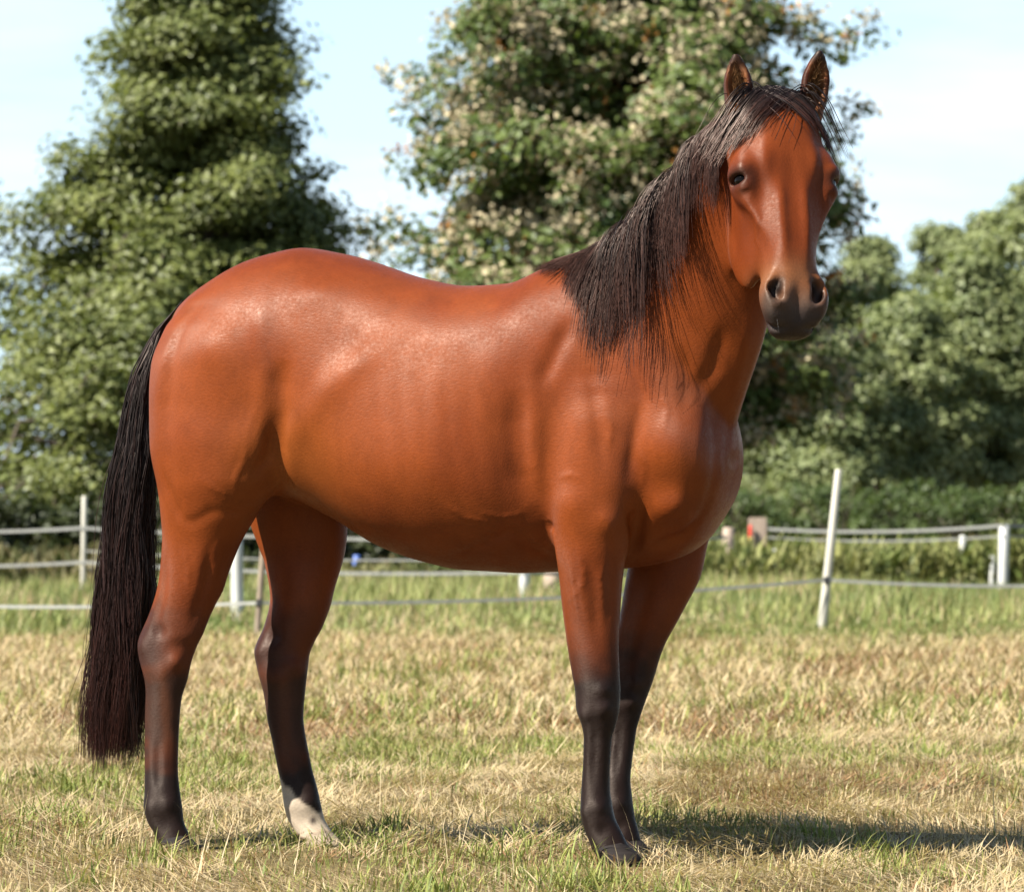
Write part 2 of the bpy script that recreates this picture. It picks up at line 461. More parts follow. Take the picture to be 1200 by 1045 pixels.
tree("shade_tree", "dark tree cut off by the left edge, beside the tall tapering tree", px_at(-95, 64), 64.0, 7.9,
     [(.6, 1.5), (1.8, 1.85), (3.8, 1.85), (5.2, 1.6), (6.5, 1.0), (7.6, .35)], 60, 6, 60, .13, .38,
     A_([.04, .06, .016]), A_([.10, .125, .035]), 103, trunk_r=.17)
far = [(1012, 96, 6.7, 1.75, 'slim pale green tree rising just right of the flowering tree, far off'), (1098, 100, 7.5, 1.9, 'pale green round-topped far tree left of the tallest far tree'),
       (1205, 94, 7.9, 2.4, 'tallest pale green far tree, cut off by the right edge'), (930, 104, 5.4, 1.6, 'far tree half hidden behind the muzzle and flowering tree'),
       (1152, 99, 7.5, 1.9, 'pale green far tree filling the gap just left of the tallest far tree'), (1150, 88, 6.0, 1.5, 'dark green far tree with a bare reddish trunk near the right edge'), (1062, 86, 5.0, 1.5, 'lower bushy far tree in the middle of the far trees'),
       (985, 84, 4.2, 1.3, 'low far tree right above the gate post'), (900, 90, 4.6, 1.4, "low far tree beside the horse's chest")]
for i, (px, D, Hh, rr, lab) in enumerate(far):
    lowest = 1.6 if i == 5 else .5
    tree("far_tree", lab, px_at(px, D), D, Hh, [(lowest, rr * .6), (Hh * .3, rr), (Hh * .55, rr * 1.0), (Hh * .78, rr * .75), (Hh * .93, rr * .4), (Hh, .1)], 90, 6, 70, .135, .46,
         A_([.15, .19, .078]), A_([.305, .335, .14]), 200 + i, group="far trees beyond the paddock", trunk_r=.13)  # distance haze is put into the leaf colours by lightening them

def bush(label, x, y, w, h, ca, cb, seed, group):
    global rng
    keep = rng; rng = np.random.default_rng(seed)
    root = bpy.data.objects.new("bush", None); col.objects.link(root); root.location = (x, y, 0)
    tag(root, label, "bush", group)
    ns = 14
    a = rng.random(ns) * 6.283; u = np.linspace(0, 1, 5)
    tipr = w * .42 * rng.random(ns) ** .5; th = h * (.55 + .4 * rng.random(ns))
    path = np.stack([np.cos(a)[:, None] * tipr[:, None] * u ** 1.3, np.sin(a)[:, None] * tipr[:, None] * u ** 1.3, th[:, None] * u[None] - .02], -1)
    V, F = tubes(path, np.full((ns, 5), .014) * (1.2 - u[None]), 4)
    mesh_obj("stem", V, F, bark, root)
    nc = 26
    cc = np.stack([rng.normal(0, w * .26, nc), rng.normal(0, w * .2, nc), h * (.12 + .72 * rng.random(nc))], 1)
    idx = np.repeat(np.arange(nc), 85)
    dv = rng.normal(0, 1, (len(idx), 3)); dv /= np.linalg.norm(dv, axis=1, keepdims=True)
    LP = cc[idx] + dv * (rng.random(len(idx)) ** .45)[:, None] * np.array([.30, .30, .22]) * (.5 + .7 * rng.random(nc))[idx][:, None]
    ok = LP[:, 2] > .02
    colr = (ca + (cb - ca) * np.clip(rng.random(nc)[idx] * .6 + .4 * rng.random(len(idx)), 0, 1)[:, None]) * (.8 + .4 * rng.random((len(idx), 1)))
    V, F, vc = leaf_quads(LP[ok], dv[ok] + A_([0, 0, .6]) + rng.normal(0, .4, (ok.sum(), 3)), .10 * (.6 + .8 * rng.random(ok.sum())), colr[ok])
    mesh_obj("foliage", V, F, foliage, root, smooth=False, vcol=vc)
    rng = keep
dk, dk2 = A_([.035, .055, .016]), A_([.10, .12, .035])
gl, gl2 = A_([.08, .11, .03]), A_([.19, .20, .07])
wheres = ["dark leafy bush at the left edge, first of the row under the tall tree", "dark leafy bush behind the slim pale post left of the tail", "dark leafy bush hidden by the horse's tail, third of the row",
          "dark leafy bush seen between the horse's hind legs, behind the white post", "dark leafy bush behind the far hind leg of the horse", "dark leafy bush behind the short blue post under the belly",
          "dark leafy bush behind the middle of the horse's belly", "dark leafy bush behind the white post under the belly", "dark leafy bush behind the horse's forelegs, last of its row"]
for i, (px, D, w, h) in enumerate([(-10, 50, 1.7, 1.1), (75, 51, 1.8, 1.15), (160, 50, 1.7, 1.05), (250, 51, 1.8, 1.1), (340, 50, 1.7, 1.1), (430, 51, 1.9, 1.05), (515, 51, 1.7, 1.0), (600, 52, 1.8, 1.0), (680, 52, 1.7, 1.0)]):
    bush(wheres[i], px_at(px, D), D, w, h, dk * .55, dk2 * .55, 300 + i, "dark bushes under the tall tree")  # leaf colours darkened to stand in for the shade of the trees
wheres = ["green bush just right of the horse's chest, above the slim gate post", "green bush behind the red-handled gate post", "green bush right behind the leaning cream pole",
          "green bush midway between the leaning pole and the right edge post", "green bush left of the right edge post, under the bare-trunked far tree", "green bush at the right edge, last of the row under the far trees"]
for i, (px, D, w, h) in enumerate([(845, 76, 2.2, 1.3), (915, 78, 2.4, 1.5), (985, 77, 2.3, 1.4), (1060, 78, 2.5, 1.5), (1130, 76, 2.3, 1.3), (1205, 78, 2.5, 1.5)]):
    bush(wheres[i], px_at(px, D), D, w, h, dk * 1.7, gl * 1.35, 330 + i, "bushes at the foot of the far trees")

# ------------------------------------------------------------------ fences
def flat_mat(name, c0, c1, rough=.6, scale=14, vs=(1, 1, .25)):
    m, nt, b = new_mat(name)
    w = noise_node(nt, scale, 4, .6, vec_scale=vs)
    r = ramp_node(nt, w.outputs['Fac'], [(.3, c0), (.7, c1)])
    nt.links.new(r.outputs['Color'], b.inputs['Base Color'])
    b.inputs['Roughness'].default_value = rough
    nt.links.new(bump_node(nt, w.outputs['Fac'], .3, .004), b.inputs['Normal'])
    return m
white_plastic = flat_mat("white_plastic", (.36, .36, .33), (.47, .47, .44), .45)
cream_pole = flat_mat("cream_pole", (.33, .31, .25), (.44, .42, .35), .5)
grey_wood = flat_mat("weathered_wood", (.13, .10, .07), (.24, .19, .135), .85)
pale_wood = flat_mat("pale_gate_wood", (.22, .16, .12), (.32, .25, .19), .8)
near_tape_m = flat_mat("pale_tape", (.20, .20, .18), (.30, .30, .27), .6, 30, (1, 1, 1))
tape_m = flat_mat("electric_tape", (.12, .12, .11), (.20, .20, .18), .6, 30, (1, 1, 1))
red_m = flat_mat("red_plastic", (.45, .04, .02), (.55, .06, .03), .4)
yellow_m = flat_mat("yellow_plastic", (.60, .46, .04), (.70, .55, .07), .4)
blue_m = flat_mat("blue_plastic", (.05, .10, .30), (.08, .15, .42), .45)
black_m = flat_mat("black_plastic", (.02, .02, .02), (.04, .04, .04), .5)

def post_mesh(name, base, top, r0, r1, mat, parent, sides=14, capped=True):
    base, top = A_(base, float), A_(top, float)
    d = top - base; L = np.linalg.norm(d); d /= L
    u = np.cross(d, [0, 1, 0]); u /= np.linalg.norm(u); v = np.cross(d, u)
    V = []
    rows = [(0, r0), (.5, (r0 + r1) / 2 * .98), (1 - .012 / L, r1), (1, r1 * .72)]
    for f, r in rows:
        for i in range(sides):
            a = 2 * math.pi * i / sides
            V.append(base + d * L * f + (u * math.cos(a) + v * math.sin(a)) * r)
    F = [(j * sides + i, j * sides + (i + 1) % sides, (j + 1) * sides + (i + 1) % sides, (j + 1) * sides + i) for j in range(len(rows) - 1) for i in range(sides)]
    V.append(top); k = len(V) - 1
    F3 = [((len(rows) - 1) * sides + i, (len(rows) - 1) * sides + (i + 1) % sides, k) for i in range(sides)]
    return mesh_obj(name, A_(V), [A_(F), A_(F3)], mat, parent)

def box_mesh(name, c, half, mat, parent=None, bev=.01):
    me = bpy.data.meshes.new(name)
    import bmesh
    bm = bmesh.new(); bmesh.ops.create_cube(bm, size=2.0)
    for v in bm.verts: v.co = Vector((v.co.x * half[0], v.co.y * half[1], v.co.z * half[2])) + Vector(c)
    bmesh.ops.bevel(bm, geom=bm.edges[:], offset=bev, segments=2, affect='EDGES')
    bm.to_mesh(me); bm.free(); me.materials.append(mat)
    o = bpy.data.objects.new(name, me); col.objects.link(o)
    if parent: o.parent = parent
    return o

def tape(pts, width, parent, sag=.03, mat=None):
    """a flat band of fencing tape, slack between its fixings"""
    P = []
    for a, b in zip(pts[:-1], pts[1:]):
        a, b = A_(a, float), A_(b, float)
        for u in np.linspace(0, 1, 14)[:-1]:
            q = a + (b - a) * u; q[2] -= sag * 4 * u * (1 - u); P.append(q)
    P.append(A_(pts[-1], float)); P = A_(P)
    n = len(P); h = width / 2; t = .0025
    ring = A_([[0, -t, -h], [0, -t, h], [0, t, h], [0, t, -h]])
    V = (P[:, None] + ring[None]).reshape(-1, 3)
    F = [(j * 4 + i, j * 4 + (i + 1) % 4, (j + 1) * 4 + (i + 1) % 4, (j + 1) * 4 + i) for j in range(n - 1) for i in range(4)]
    F += [(0, 1, 2, 3), ((n - 1) * 4 + 3, (n - 1) * 4 + 2, (n - 1) * 4 + 1, (n - 1) * 4)]
    return mesh_obj("tape", V, A_(F), mat or tape_m, parent, smooth=False)

def fence_root(name, label, group=None):
    o = bpy.data.objects.new(name, None); col.objects.link(o)
    return tag(o, label, "fence", group)
def clip(c, parent):
    return box_mesh("insulator", c, (.018, .022, .024), black_m, parent, .005)

# the near line: one low tape on a leaning cream pole, a stake and white posts
nf = fence_root("paddock_fence", "near low tape fence with a tall leaning cream pole right of the horse")
pole = post_mesh("pole", (2.247, 31.2, -.06), (2.372, 31.15, 1.167), .036, .026, cream_pole, nf); pole['label'] = "tall cream pole leaning to the right"
stake = post_mesh("stake", (-1.775, 29.8, -.05), (-1.70, 29.8, .98), .024, .020, grey_wood, nf)
wp = post_mesh("post", (-2.08, 32.5, -.05), (-2.09, 32.5, 1.02), .047, .045, white_plastic, nf)
post_mesh("post", (5.2, 31.6, -.05), (5.2, 31.6, 1.05), .045, .043, white_plastic, nf)
post_mesh("post", (-5.6, 31.5, -.05), (-5.6, 31.5, 1.05), .045, .043, white_plastic, nf)
tape([(-5.6, 31.44, .24), (-1.75, 29.76, .23), (2.28, 31.13, .365), (5.2, 31.54, .37)], .022, nf, .05, near_tape_m)
clip((2.283, 31.14, .365), pole)
clip((-1.757, 29.77, .23), stake)
# the far line: three tapes on mixed posts, with the wooden gate post
ff = fence_root("rear_fence", "rear three-tape fence running behind the weeds to the wooden gate posts")
posts = []
for i, (px, D, top, r, m, nm) in enumerate([(-190, 43, 1.0, .03, grey_wood, "post"), (97, 41.5, 1.0, .027, cream_pole, "post"), (614, 39.0, .72, .052, white_plastic, "post"), (852, 44.5, .68, .065, pale_wood, "gate_post"),
                                           (1175, 42.6, .715, .055, white_plastic, "post"), (1440, 47.5, .9, .055, white_plastic, "post")]):
    x = px_at(px, D)
    o = post_mesh(nm, (x, D, -.05), (x + .015, D, top), r, r * .92, m, ff); posts.append((x, D, r))
gp = box_mesh("gate_post", (px_at(888, 45.5), 45.5, .36), (.095, .095, .42), pale_wood, ff, .012)
hd = post_mesh("gate_handle", (px_at(880, 45.3), 45.36, .58), (px_at(880, 45.3), 45.36, .70), .024, .02, red_m, ff); hd['label'] = "red gate handle"
post_mesh("hook", (px_at(880, 45.3), 45.34, .42), (px_at(880, 45.3), 45.34, .57), .022, .02, yellow_m, ff)
for zs, sg_, w in (((.68, .69, .60, .58), .04, .030), ((.46, .47, .43, .42), .05, .015), ((.36, .36, .30, .28), .05, .030)):
    k0 = 1 if w < .02 else 0
    tape([(x, D - r - .004, z) for (x, D, r), z in zip(posts[:4], zs)][k0:], w, ff, sg_)
gx_ = px_at(888, 45.5)
for z0, z1, w in ((.66, .76, .030), (.57, .64, .018)):
    tape([(gx_ + .1, 45.42, z0), (posts[4][0], posts[4][1] - .06, (z0 + z1) / 2), (posts[5][0], posts[5][1] - .06, z1)], w, ff, .045)

def marker(name, label, px, D, h, r, mat, cat="post", group=None):
    o = post_mesh(name, (0, 0, -.03), (.01, 0, h), r, r * .85, mat, None)
    o.location = (px_at(px, D), D, 0)
    return tag(o, label, cat, group)
marker("short_post", "short white post beside the slim pale post at the left edge", 108, 45.2, .40, .036, white_plastic)
marker("blue_post", "short blue post seen under the horse's belly", 417, 47.5, .36, .045, blue_m)
marker("white_stake", "white stake tip in the weeds right of the wooden gate post", 907, 44.2, .46, .028, white_plastic)
marker("white_stake", "white stake tip in the weeds between the leaning pole and right edge post", 1127, 44.2, .60, .04, white_plastic)
marker("white_stake", "low white stake tip just left of the right edge post", 1162, 43.6, .40, .03, white_plastic)
marker("wooden_stump", "beige wooden stump beside the white post under the belly", 646, 40.0, .30, .09, pale_wood, "stump")
# ------------------------------------------------------------------ the horse
# local frame of the horse: s forwards, t towards its right side (the side seen), z up
PSI = math.radians(20.0)
HO = np.array([(450 - 600) / FPX * 11.2, 11.2, 0.0])
cP, sP = math.cos(PSI), math.sin(PSI)

def M(px, py, t):
    """where the sight line through a measured photo point crosses the horse's own sagittal plane at offset t -> (s, t, z)"""
    k = (px - CX) / FPX
    s = (k * HO[1] - k * t * cP - HO[0] + t * sP) / (cP + k * sP)
    Y = HO[1] - s * sP - t * cP
    return np.array([s, t, EYE_Z - (py - HY) * Y / FPX])

def depth_at(s, t):
    return HO[1] - s * sP - t * cP

VOX = 0.0065
B0 = np.array([-0.86, -0.40, -0.03]); B1 = np.array([1.36, 0.62, 2.12])
NX, NY, NZ = [int(v) for v in np.ceil((B1 - B0) / VOX)]
field = np.full((NX, NY, NZ), 0.5, dtype=np.float32)
GX, GY, GZ = [(B0[i] + VOX * np.arange(n)).astype(np.float32) for i, n in enumerate((NX, NY, NZ))]

def box_of(lo, hi):
    i0 = np.maximum(np.floor((np.asarray(lo) - B0) / VOX).astype(int), 0)
    i1 = np.minimum(np.ceil((np.asarray(hi) - B0) / VOX).astype(int) + 1, (NX, NY, NZ))
    sl = tuple(slice(a, max(a + 1, b)) for a, b in zip(i0, i1))
    return sl, GX[sl[0]][:, None, None], GY[sl[1]][None, :, None], GZ[sl[2]][None, None, :]

def blend(sl, d, k):
    a = field[sl]
    h = np.maximum(k - np.abs(a - d), 0.0) / k
    field[sl] = np.minimum(a, d) - h * h * k * 0.25

def carve(sl, d, k):
    """smooth subtraction of the region d<0"""
    a = field[sl]; d = -d
    h = np.maximum(k - np.abs(a - d), 0.0) / k
    field[sl] = np.maximum(a, d) + h * h * k * 0.25

def pchip(x, y, xi):
    x = np.asarray(x, float); y = np.asarray(y, float)
    h = np.diff(x); dl = np.diff(y) / h
    m = np.zeros_like(y)
    for i in range(1, len(x) - 1):
        if dl[i - 1] * dl[i] > 0:
            w1, w2 = 2 * h[i] + h[i - 1], h[i] + 2 * h[i - 1]
            m[i] = (w1 + w2) / (w1 / dl[i - 1] + w2 / dl[i])
    m[0], m[-1] = dl[0], dl[-1]
    j = np.clip(np.searchsorted(x, xi) - 1, 0, len(x) - 2)
    u = (xi - x[j]) / h[j]
    return ((1 + 2 * u) * (1 - u) ** 2 * y[j] + u * (1 - u) ** 2 * h[j] * m[j]
            + u * u * (3 - 2 * u) * y[j + 1] + u * u * (u - 1) * h[j] * m[j + 1])

def loft(O, A, U, Vv, st, k=0.03, n=2.0, cap=0.03, lo=None, hi=None):
    """loft along axis A from origin O. st rows: (p, cu, cv, a, b_plus, b_minus)"""
    O, A, U, Vv = [np.asarray(q, dtype=np.float64) for q in (O, A, U, Vv)]
    st = np.array(sorted(st, key=lambda r: r[0]), dtype=np.float64)
    pp = np.linspace(st[0, 0], st[-1, 0], 200)
    tab = [pchip(st[:, 0], st[:, j], pp) for j in range(1, 6)]
    if lo is None:
        pts = []
        for j in range(0, 200, 8):
            c = O + A * pp[j] + U * tab[0][j] + Vv * tab[1][j]
            for e in (U * tab[2][j], -U * tab[2][j], Vv * tab[3][j], -Vv * tab[4][j]):
                pts.append(c + e * 1.25)
        pts = np.array(pts); mg = k + 0.03
        lo, hi = pts.min(0) - mg, pts.max(0) + mg
    sl, x, y, z = box_of(lo, hi)
    p = ((x - O[0]) * A[0] + (y - O[1]) * A[1] + (z - O[2]) * A[2])
    u = ((x - O[0]) * U[0] + (y - O[1]) * U[1] + (z - O[2]) * U[2])
    v = ((x - O[0]) * Vv[0] + (y - O[1]) * Vv[1] + (z - O[2]) * Vv[2])
    g = np.clip((p - pp[0]) / (pp[1] - pp[0]), 0, 198.999)
    gi = g.astype(np.int32); gf = (g - gi).astype(np.float32)
    def T(j):
        a = tab[j].astype(np.float32)
        return a[gi] + (a[gi + 1] - a[gi]) * gf
    u = u - T(0); v = v - T(1)
    a = T(2); b = np.where(v > 0, T(3), T(4))
    if n == 2.0:
        k0 = np.sqrt((u / a) ** 2 + (v / b) ** 2)
    else:
        k0 = ((np.abs(u) / a) ** n + (np.abs(v) / b) ** n) ** (1.0 / n)
    k1 = np.sqrt((u / (a * a)) ** 2 + (v / (b * b)) ** 2) + 1e-6
    kk = np.sqrt((u / a) ** 2 + (v / b) ** 2) + 1e-6
    d = (k0 - 1.0) * kk / k1
    d = np.where(k0 < 0.3, (k0 - 1.0) * np.minimum(a, b), d)
    over = np.maximum(pp[0] - p, p - pp[-1])
    d = np.where(over > -cap, np.sqrt(np.maximum(d + cap, 0) ** 2 + np.maximum(over + cap, 0) ** 2) - cap + np.minimum(np.maximum(d + cap, 0), 0), d)
    blend(sl, d.astype(np.float32), k)

def ell(c, r, k=0.03, axes=None, sub=False, mg=None):
    """ellipsoid centre c, radii r along the rows of axes"""
    c = np.asarray(c, float); r = np.asarray(r, float)
    axes = np.eye(3) if axes is None else np.asarray(axes, float)
    ext = np.sqrt(((axes * r[:, None]) ** 2).sum(0)) + k + 0.02
    sl, x, y, z = box_of(c - ext, c + ext)
    q = [((x - c[0]) * ax[0] + (y - c[1]) * ax[1] + (z - c[2]) * ax[2]) for ax in axes]
    k0 = np.sqrt(sum((qq / rr) ** 2 for qq, rr in zip(q, r)))
    k1 = np.sqrt(sum((qq / (rr * rr)) ** 2 for qq, rr in zip(q, r))) + 1e-6
    d = np.where(k0 < 0.2, (k0 - 1) * r.min(), k0 * (k0 - 1) / k1).astype(np.float32)
    (carve if sub else blend)(sl, d, k)

def swell(c, r, amp, axes=None):
    """push the surface out (amp>0) or in (amp<0) with a soft gaussian of radii r"""
    c = np.asarray(c, float); r = np.asarray(r, float) * np.ones(3)
    axes = np.eye(3) if axes is None else np.asarray(axes, float)
    ext = np.sqrt(((axes * r[:, None]) ** 2).sum(0)) * 2.2
    sl, x, y, z = box_of(c - ext, c + ext)
    e = sum((((x - c[0]) * ax[0] + (y - c[1]) * ax[1] + (z - c[2]) * ax[2]) / rr) ** 2 for ax, rr in zip(axes, r))
    field[sl] -= (amp * np.maximum(np.exp(-e) - 0.008, 0)).astype(np.float32)

def crease(pts, w, amp, both=False):
    """soft furrow (amp<0) or ridge (amp>0) along a polyline"""
    pts = np.asarray(pts, float)
    sets = [pts] + ([pts * np.array([1, -1, 1])] if both else [])
    for P in sets:
        lo, hi = P.min(0) - 2.4 * w, P.max(0) + 2.4 * w
        sl, x, y, z = box_of(lo, hi)
        best = None; ns = len(P) - 1
        for i, (a, b) in enumerate(zip(P[:-1], P[1:])):
            ab = b - a; L = (ab ** 2).sum() + 1e-9
            h = np.clip(((x - a[0]) * ab[0] + (y - a[1]) * ab[1] + (z - a[2]) * ab[2]) / L, 0, 1)
            d2 = (x - a[0] - h * ab[0]) ** 2 + (y - a[1] - h * ab[1]) ** 2 + (z - a[2] - h * ab[2]) ** 2
            u = (i + h) / ns
            if best is None: best, U = d2, u
            else: U = np.where(d2 < best, u, U); best = np.minimum(best, d2)
        field[sl] -= (amp * np.exp(-best / (w * w)) * np.minimum(1, 3.2 * U + .12) * np.minimum(1, 3.2 * (1 - U) + .12)).astype(np.float32)

# ---- trunk: loft along s. rows measured as (column, top row, bottom row, half width)
S, Tt, Z = np.eye(3)
trunk = []
for px, yt, yb, a, fr in ((205, 372, 440, .07, .5), (222, 352, 490, .13, .5), (255, 328, 540, .205, .5), (300, 304, 566, .25, .52), (345, 292, 585, .262, .52),
                          (400, 297, 610, .275, .55), (450, 311, 640, .292, .57), (500, 327, 658, .305, .58), (550, 335, 668, .31, .58),
                          (600, 332, 671, .30, .58), (650, 312, 670, .27, .58), (700, 304, 668, .235, .56), (750, 330, 664, .215, .55),
                          (790, 372, 655, .21, .52), (822, 424, 636, .205, .5), (842, 462, 606, .185, .5), (854, 490, 584, .14, .5), (860, 508, 566, .09, .5)):
    top, bot = M(px, yt, 0), M(px, yb, 0)
    s = (top[0] + bot[0]) / 2
    zc = top[2] + (bot[2] - top[2]) * fr
    trunk.append((s, 0, zc, a, top[2] - zc, zc - bot[2]))
loft((0, 0, 0), S, Tt, Z, trunk, k=0.03, n=2.15, cap=0.04)

def leg(rows, k=0.03, n=2.0, cap=0.01):
    """rows: (photo row, left column, right column, lateral half width, t)"""
    st = []
    for py, xl, xr, a, t in rows:
        c = M((xl + xr) / 2, py, t)
        w = (xr - xl) / 2 * depth_at(c[0], t) / FPX
        b = math.sqrt(max(w * w - (a * sP) ** 2, 1e-5)) / cP
        st.append((c[2], t, c[0], a, b, b))
    loft((0, 0, 0), Z, Tt, S, st, k=k, n=n, cap=cap)

NEAR_HIND = [(358, 222, 312, .035, .12), (385, 192, 330, .075, .14), (430, 175, 332, .098, .16), (470, 173, 334, .105, .165), (520, 174, 334, .115, .165), (560, 181, 328, .11, .165),
             (600, 187, 304, .092, .16), (640, 189, 281, .072, .155), (691, 183, 261, .058, .15), (724, 172, 246, .048, .145), (742, 164, 239, .045, .145),
             (758, 161, 231, .044, .14), (775, 163, 225, .042, .14), (793, 168, 221, .038, .138), (820, 170, 213, .031, .135), (861, 169, 210, .028, .13),
             (900, 169, 209, .028, .13), (925, 169, 211, .032, .13), (945, 168, 214, .036, .13), (962, 172, 216, .034, .13), (976, 180, 222, .032, .13), (990, 186, 228, .034, .13)]
FAR_HIND = [(430, 250, 390, .085, -.165), (520, 262, 408, .11, -.165), (575, 282, 408, .105, -.16), (613, 292, 408, .088, -.155), (640, 302, 406, .072, -.15), (659, 309, 402, .062, -.145),
            (701, 316, 390, .055, -.14), (733, 309, 379, .046, -.135), (752, 301, 369, .044, -.135), (768, 298, 363, .043, -.135), (793, 303, 360, .039, -.13),
            (811, 308, 358, .033, -.13), (838, 312, 356, .029, -.13), (870, 319, 360, .028, -.13), (900, 325, 366, .028, -.13), (926, 330, 373, .033, -.13), (945, 333, 377, .035, -.13),
            (960, 337, 381, .033, -.13), (972, 345, 388, .033, -.13), (980, 350, 393, .034, -.13)]
NEAR_FORE = [(450, 650, 730, .04, .17), (500, 644, 745, .065, .18), (560, 640, 748, .078, .185), (610, 645, 742, .08, .18), (640, 650, 737, .074, .175), (667, 654, 731, .068, .17), (713, 659, 727, .056, .16),
             (751, 664, 725, .046, .155), (788, 670, 726, .043, .15), (812, 674, 727, .046, .147), (830, 675, 726, .045, .145), (848, 681, 722, .035, .143), (866, 684, 717, .029, .14),
             (896, 683, 715, .027, .135), (925, 681, 715, .031, .13), (945, 680, 718, .036, .13), (958, 681, 721, .036, .13), (975, 686, 729, .033, .13), (990, 692, 736, .034, .13), (1000, 695, 740, .036, .13)]
FAR_FORE = [(480, 765, 862, .07, -.18), (560, 752, 856, .085, -.18), (605, 746, 843, .083, -.175), (634, 741, 830, .076, -.17), (671, 735, 822, .066, -.165), (718, 727, 799, .053, -.155), (760, 717, 777, .046, -.15),
            (795, 711, 766, .045, -.145), (820, 711, 757, .043, -.14), (840, 712, 750, .034, -.14), (860, 714, 745, .029, -.14), (890, 711, 741, .027, -.135), (915, 708, 739, .03, -.13), (935, 706, 741, .035, -.13),
            (950, 706, 743, .035, -.13), (965, 710, 746, .033, -.13), (980, 714, 750, .034, -.13), (988, 716, 752, .036, -.13)]
leg(NEAR_HIND, k=0.055)
leg(FAR_HIND, k=0.035)
leg(NEAR_FORE, k=0.03)
leg(FAR_FORE, k=0.03)

# ---- neck: straight-ish loft from the chest up to the poll, bending towards the viewer
N0, N1 = M(745, 470, 0.0), M(884, 160, 0.20)
nA = (N1 - N0); nL = np.linalg.norm(nA); nA /= nL
nV = np.array([-nA[2], 0, nA[0]]); nV -= nA * nV.dot(nA); nV /= np.linalg.norm(nV)    # towards the crest
nU = np.cross(nV, nA); nU *= np.sign(nU[1])                                             # towards the near side
NECK = [(0.0, .0, .0, .175, .355, .275), (0.2, -.012, .0, .155, .31, .252), (0.4, -.022, .0, .128, .245, .232), (0.58, -.022, .0, .108, .188, .20),
        (0.76, -.012, .0, .092, .138, .16), (0.9, .0, .0, .08, .115, .13), (1.0, .01, .0, .07, .085, .11)]
loft(N0, nA, nU, nV, [(p * nL, cu, cv, a, bp, bm) for p, cu, cv, a, bp, bm in NECK], k=0.06, n=1.9, cap=0.05)

# ---- head frame
yaw = math.radians(15.0); pit = math.radians(17.0); rol = math.radians(-1.5)
hw = np.array([math.sin(yaw), -math.cos(yaw), 0.0])                    # where the face looks, in world axes
h_l = np.array([hw[0] * cP - hw[1] * sP, -hw[0] * sP - hw[1] * cP, 0])  # the same in (s, t, z)
hD = h_l * math.sin(pit) + np.array([0, 0, -math.cos(pit)])            # down the face
hN = h_l * math.cos(pit) + np.array([0, 0, math.sin(pit)])             # out of the face
hE = np.cross(hD, hN); hE *= np.sign(-(hE[0] * cP - hE[1] * sP))        # the horse's right = image left
d2 = hD * math.cos(rol) - hE * math.sin(rol)
hE = hE * math.cos(rol) + hD * math.sin(rol)
hD = d2
HEADO = M(911, 103, 0.25)
HS = 1.0
def H(d, e, n):
    return HEADO + (hD * d + hE * e + hN * n) * HS
HAX = np.array([hE, hD, hN])
HEAD = [(-.005, 0, -.05, .035, .03, .05), (.02, 0, -.045, .066, .045, .07), (.06, 0, -.035, .088, .058, .08), (.12, 0, -.02, .105, .068, .10), (.19, 0, -.008, .114, .068, .12), (.25, 0, -.005, .116, .063, .14),
        (.31, 0, -.005, .104, .062, .14), (.37, 0, -.005, .088, .061, .12), (.43, 0, -.005, .076, .057, .10), (.48, 0, -.006, .070, .055, .085),
        (.535, 0, -.008, .072, .053, .074), (.585, 0, -.014, .067, .046, .064), (.618, 0, -.020, .058, .036, .054), (.642, 0, -.026, .046, .024, .042)]
loft(HEADO, hD, hE, hN, HEAD, k=0.045, n=2.35, cap=0.02)
EYE_D = .250
for sg in (1, -1):
    ell(H(.338, sg * .056, -.145), (.034, .135, .10), k=.05, axes=HAX)              # jowl
    ell(H(EYE_D - .010, sg * .104, -.004), (.030, .056, .036), k=.05, axes=HAX)    # brow over the eye
    ell(H(.552, sg * .050, .010), (.034, .055, .036), k=.03, axes=HAX)              # nostril wing
    crease([H(.295, sg * .112, .005), H(.345, sg * .100, .020), H(.40, sg * .082, .028), H(.44, sg * .07, .028)], .016, .007)   # facial crest
    swell(H(.43, sg * .070, .028), (.022, .06, .03), -.010, axes=HAX)
    swell(H(.40, sg * .09, -.03), (.03, .08, .05), -.010, axes=HAX)
    swell(H(.155, sg * .090, .035), (.028, .045, .035), -.006, axes=HAX)             # hollow above the eye
    swell(H(.290, sg * .074, .050), (.020, .06, .03), -.012, axes=HAX)
    swell(H(.215, sg * .064, .058), (.018, .05, .03), .008, axes=HAX)
    crease([H(.26, sg * .030, .06), H(.36, sg * .031, .058), H(.47, sg * .028, .05)], .013, .007)    # edge of the nasal bone
    swell(H(.51, sg * .045, .045), (.014, .035, .02), -.007, axes=HAX)
swell(H(.11, 0, .03), (.05, .06, .04), .007, axes=HAX)
swell(H(.24, 0, .06), (.022, .07, .03), -.004, axes=HAX)
# ---- ears
EARS = []
for sg, (tx, ty), (bx, by), twist in ((1, (862, 62), (868, 136), .35), (-1, (961, 58), (951, 132), -.05)):
    t0 = 0.30 if sg > 0 else 0.19
    tip, base = M(tx, ty, t0 - .02), M(bx, by, t0 - .035)
    ax = tip - base; L = np.linalg.norm(ax); ax /= L
    fr = hN * math.cos(twist) + hE * math.sin(twist); fr -= ax * fr.dot(ax); fr /= np.linalg.norm(fr)
    sd = np.cross(ax, fr)
    EARS.append((base, ax, fr, sd, L, sg))
    loft(base, ax, sd, fr, [(-.05, 0, -.008, .028, .02, .02), (0, 0, 0, .030, .024, .024), (L * .25, 0, .0, .037, .022, .026), (L * .5, 0, .0, .037, .018, .024), (L * .75, 0, .0, .026, .014, .02),
                            (L * .92, 0, .002, .013, .010, .013), (L, 0, .004, .005, .006, .006)], k=.02, cap=.006)
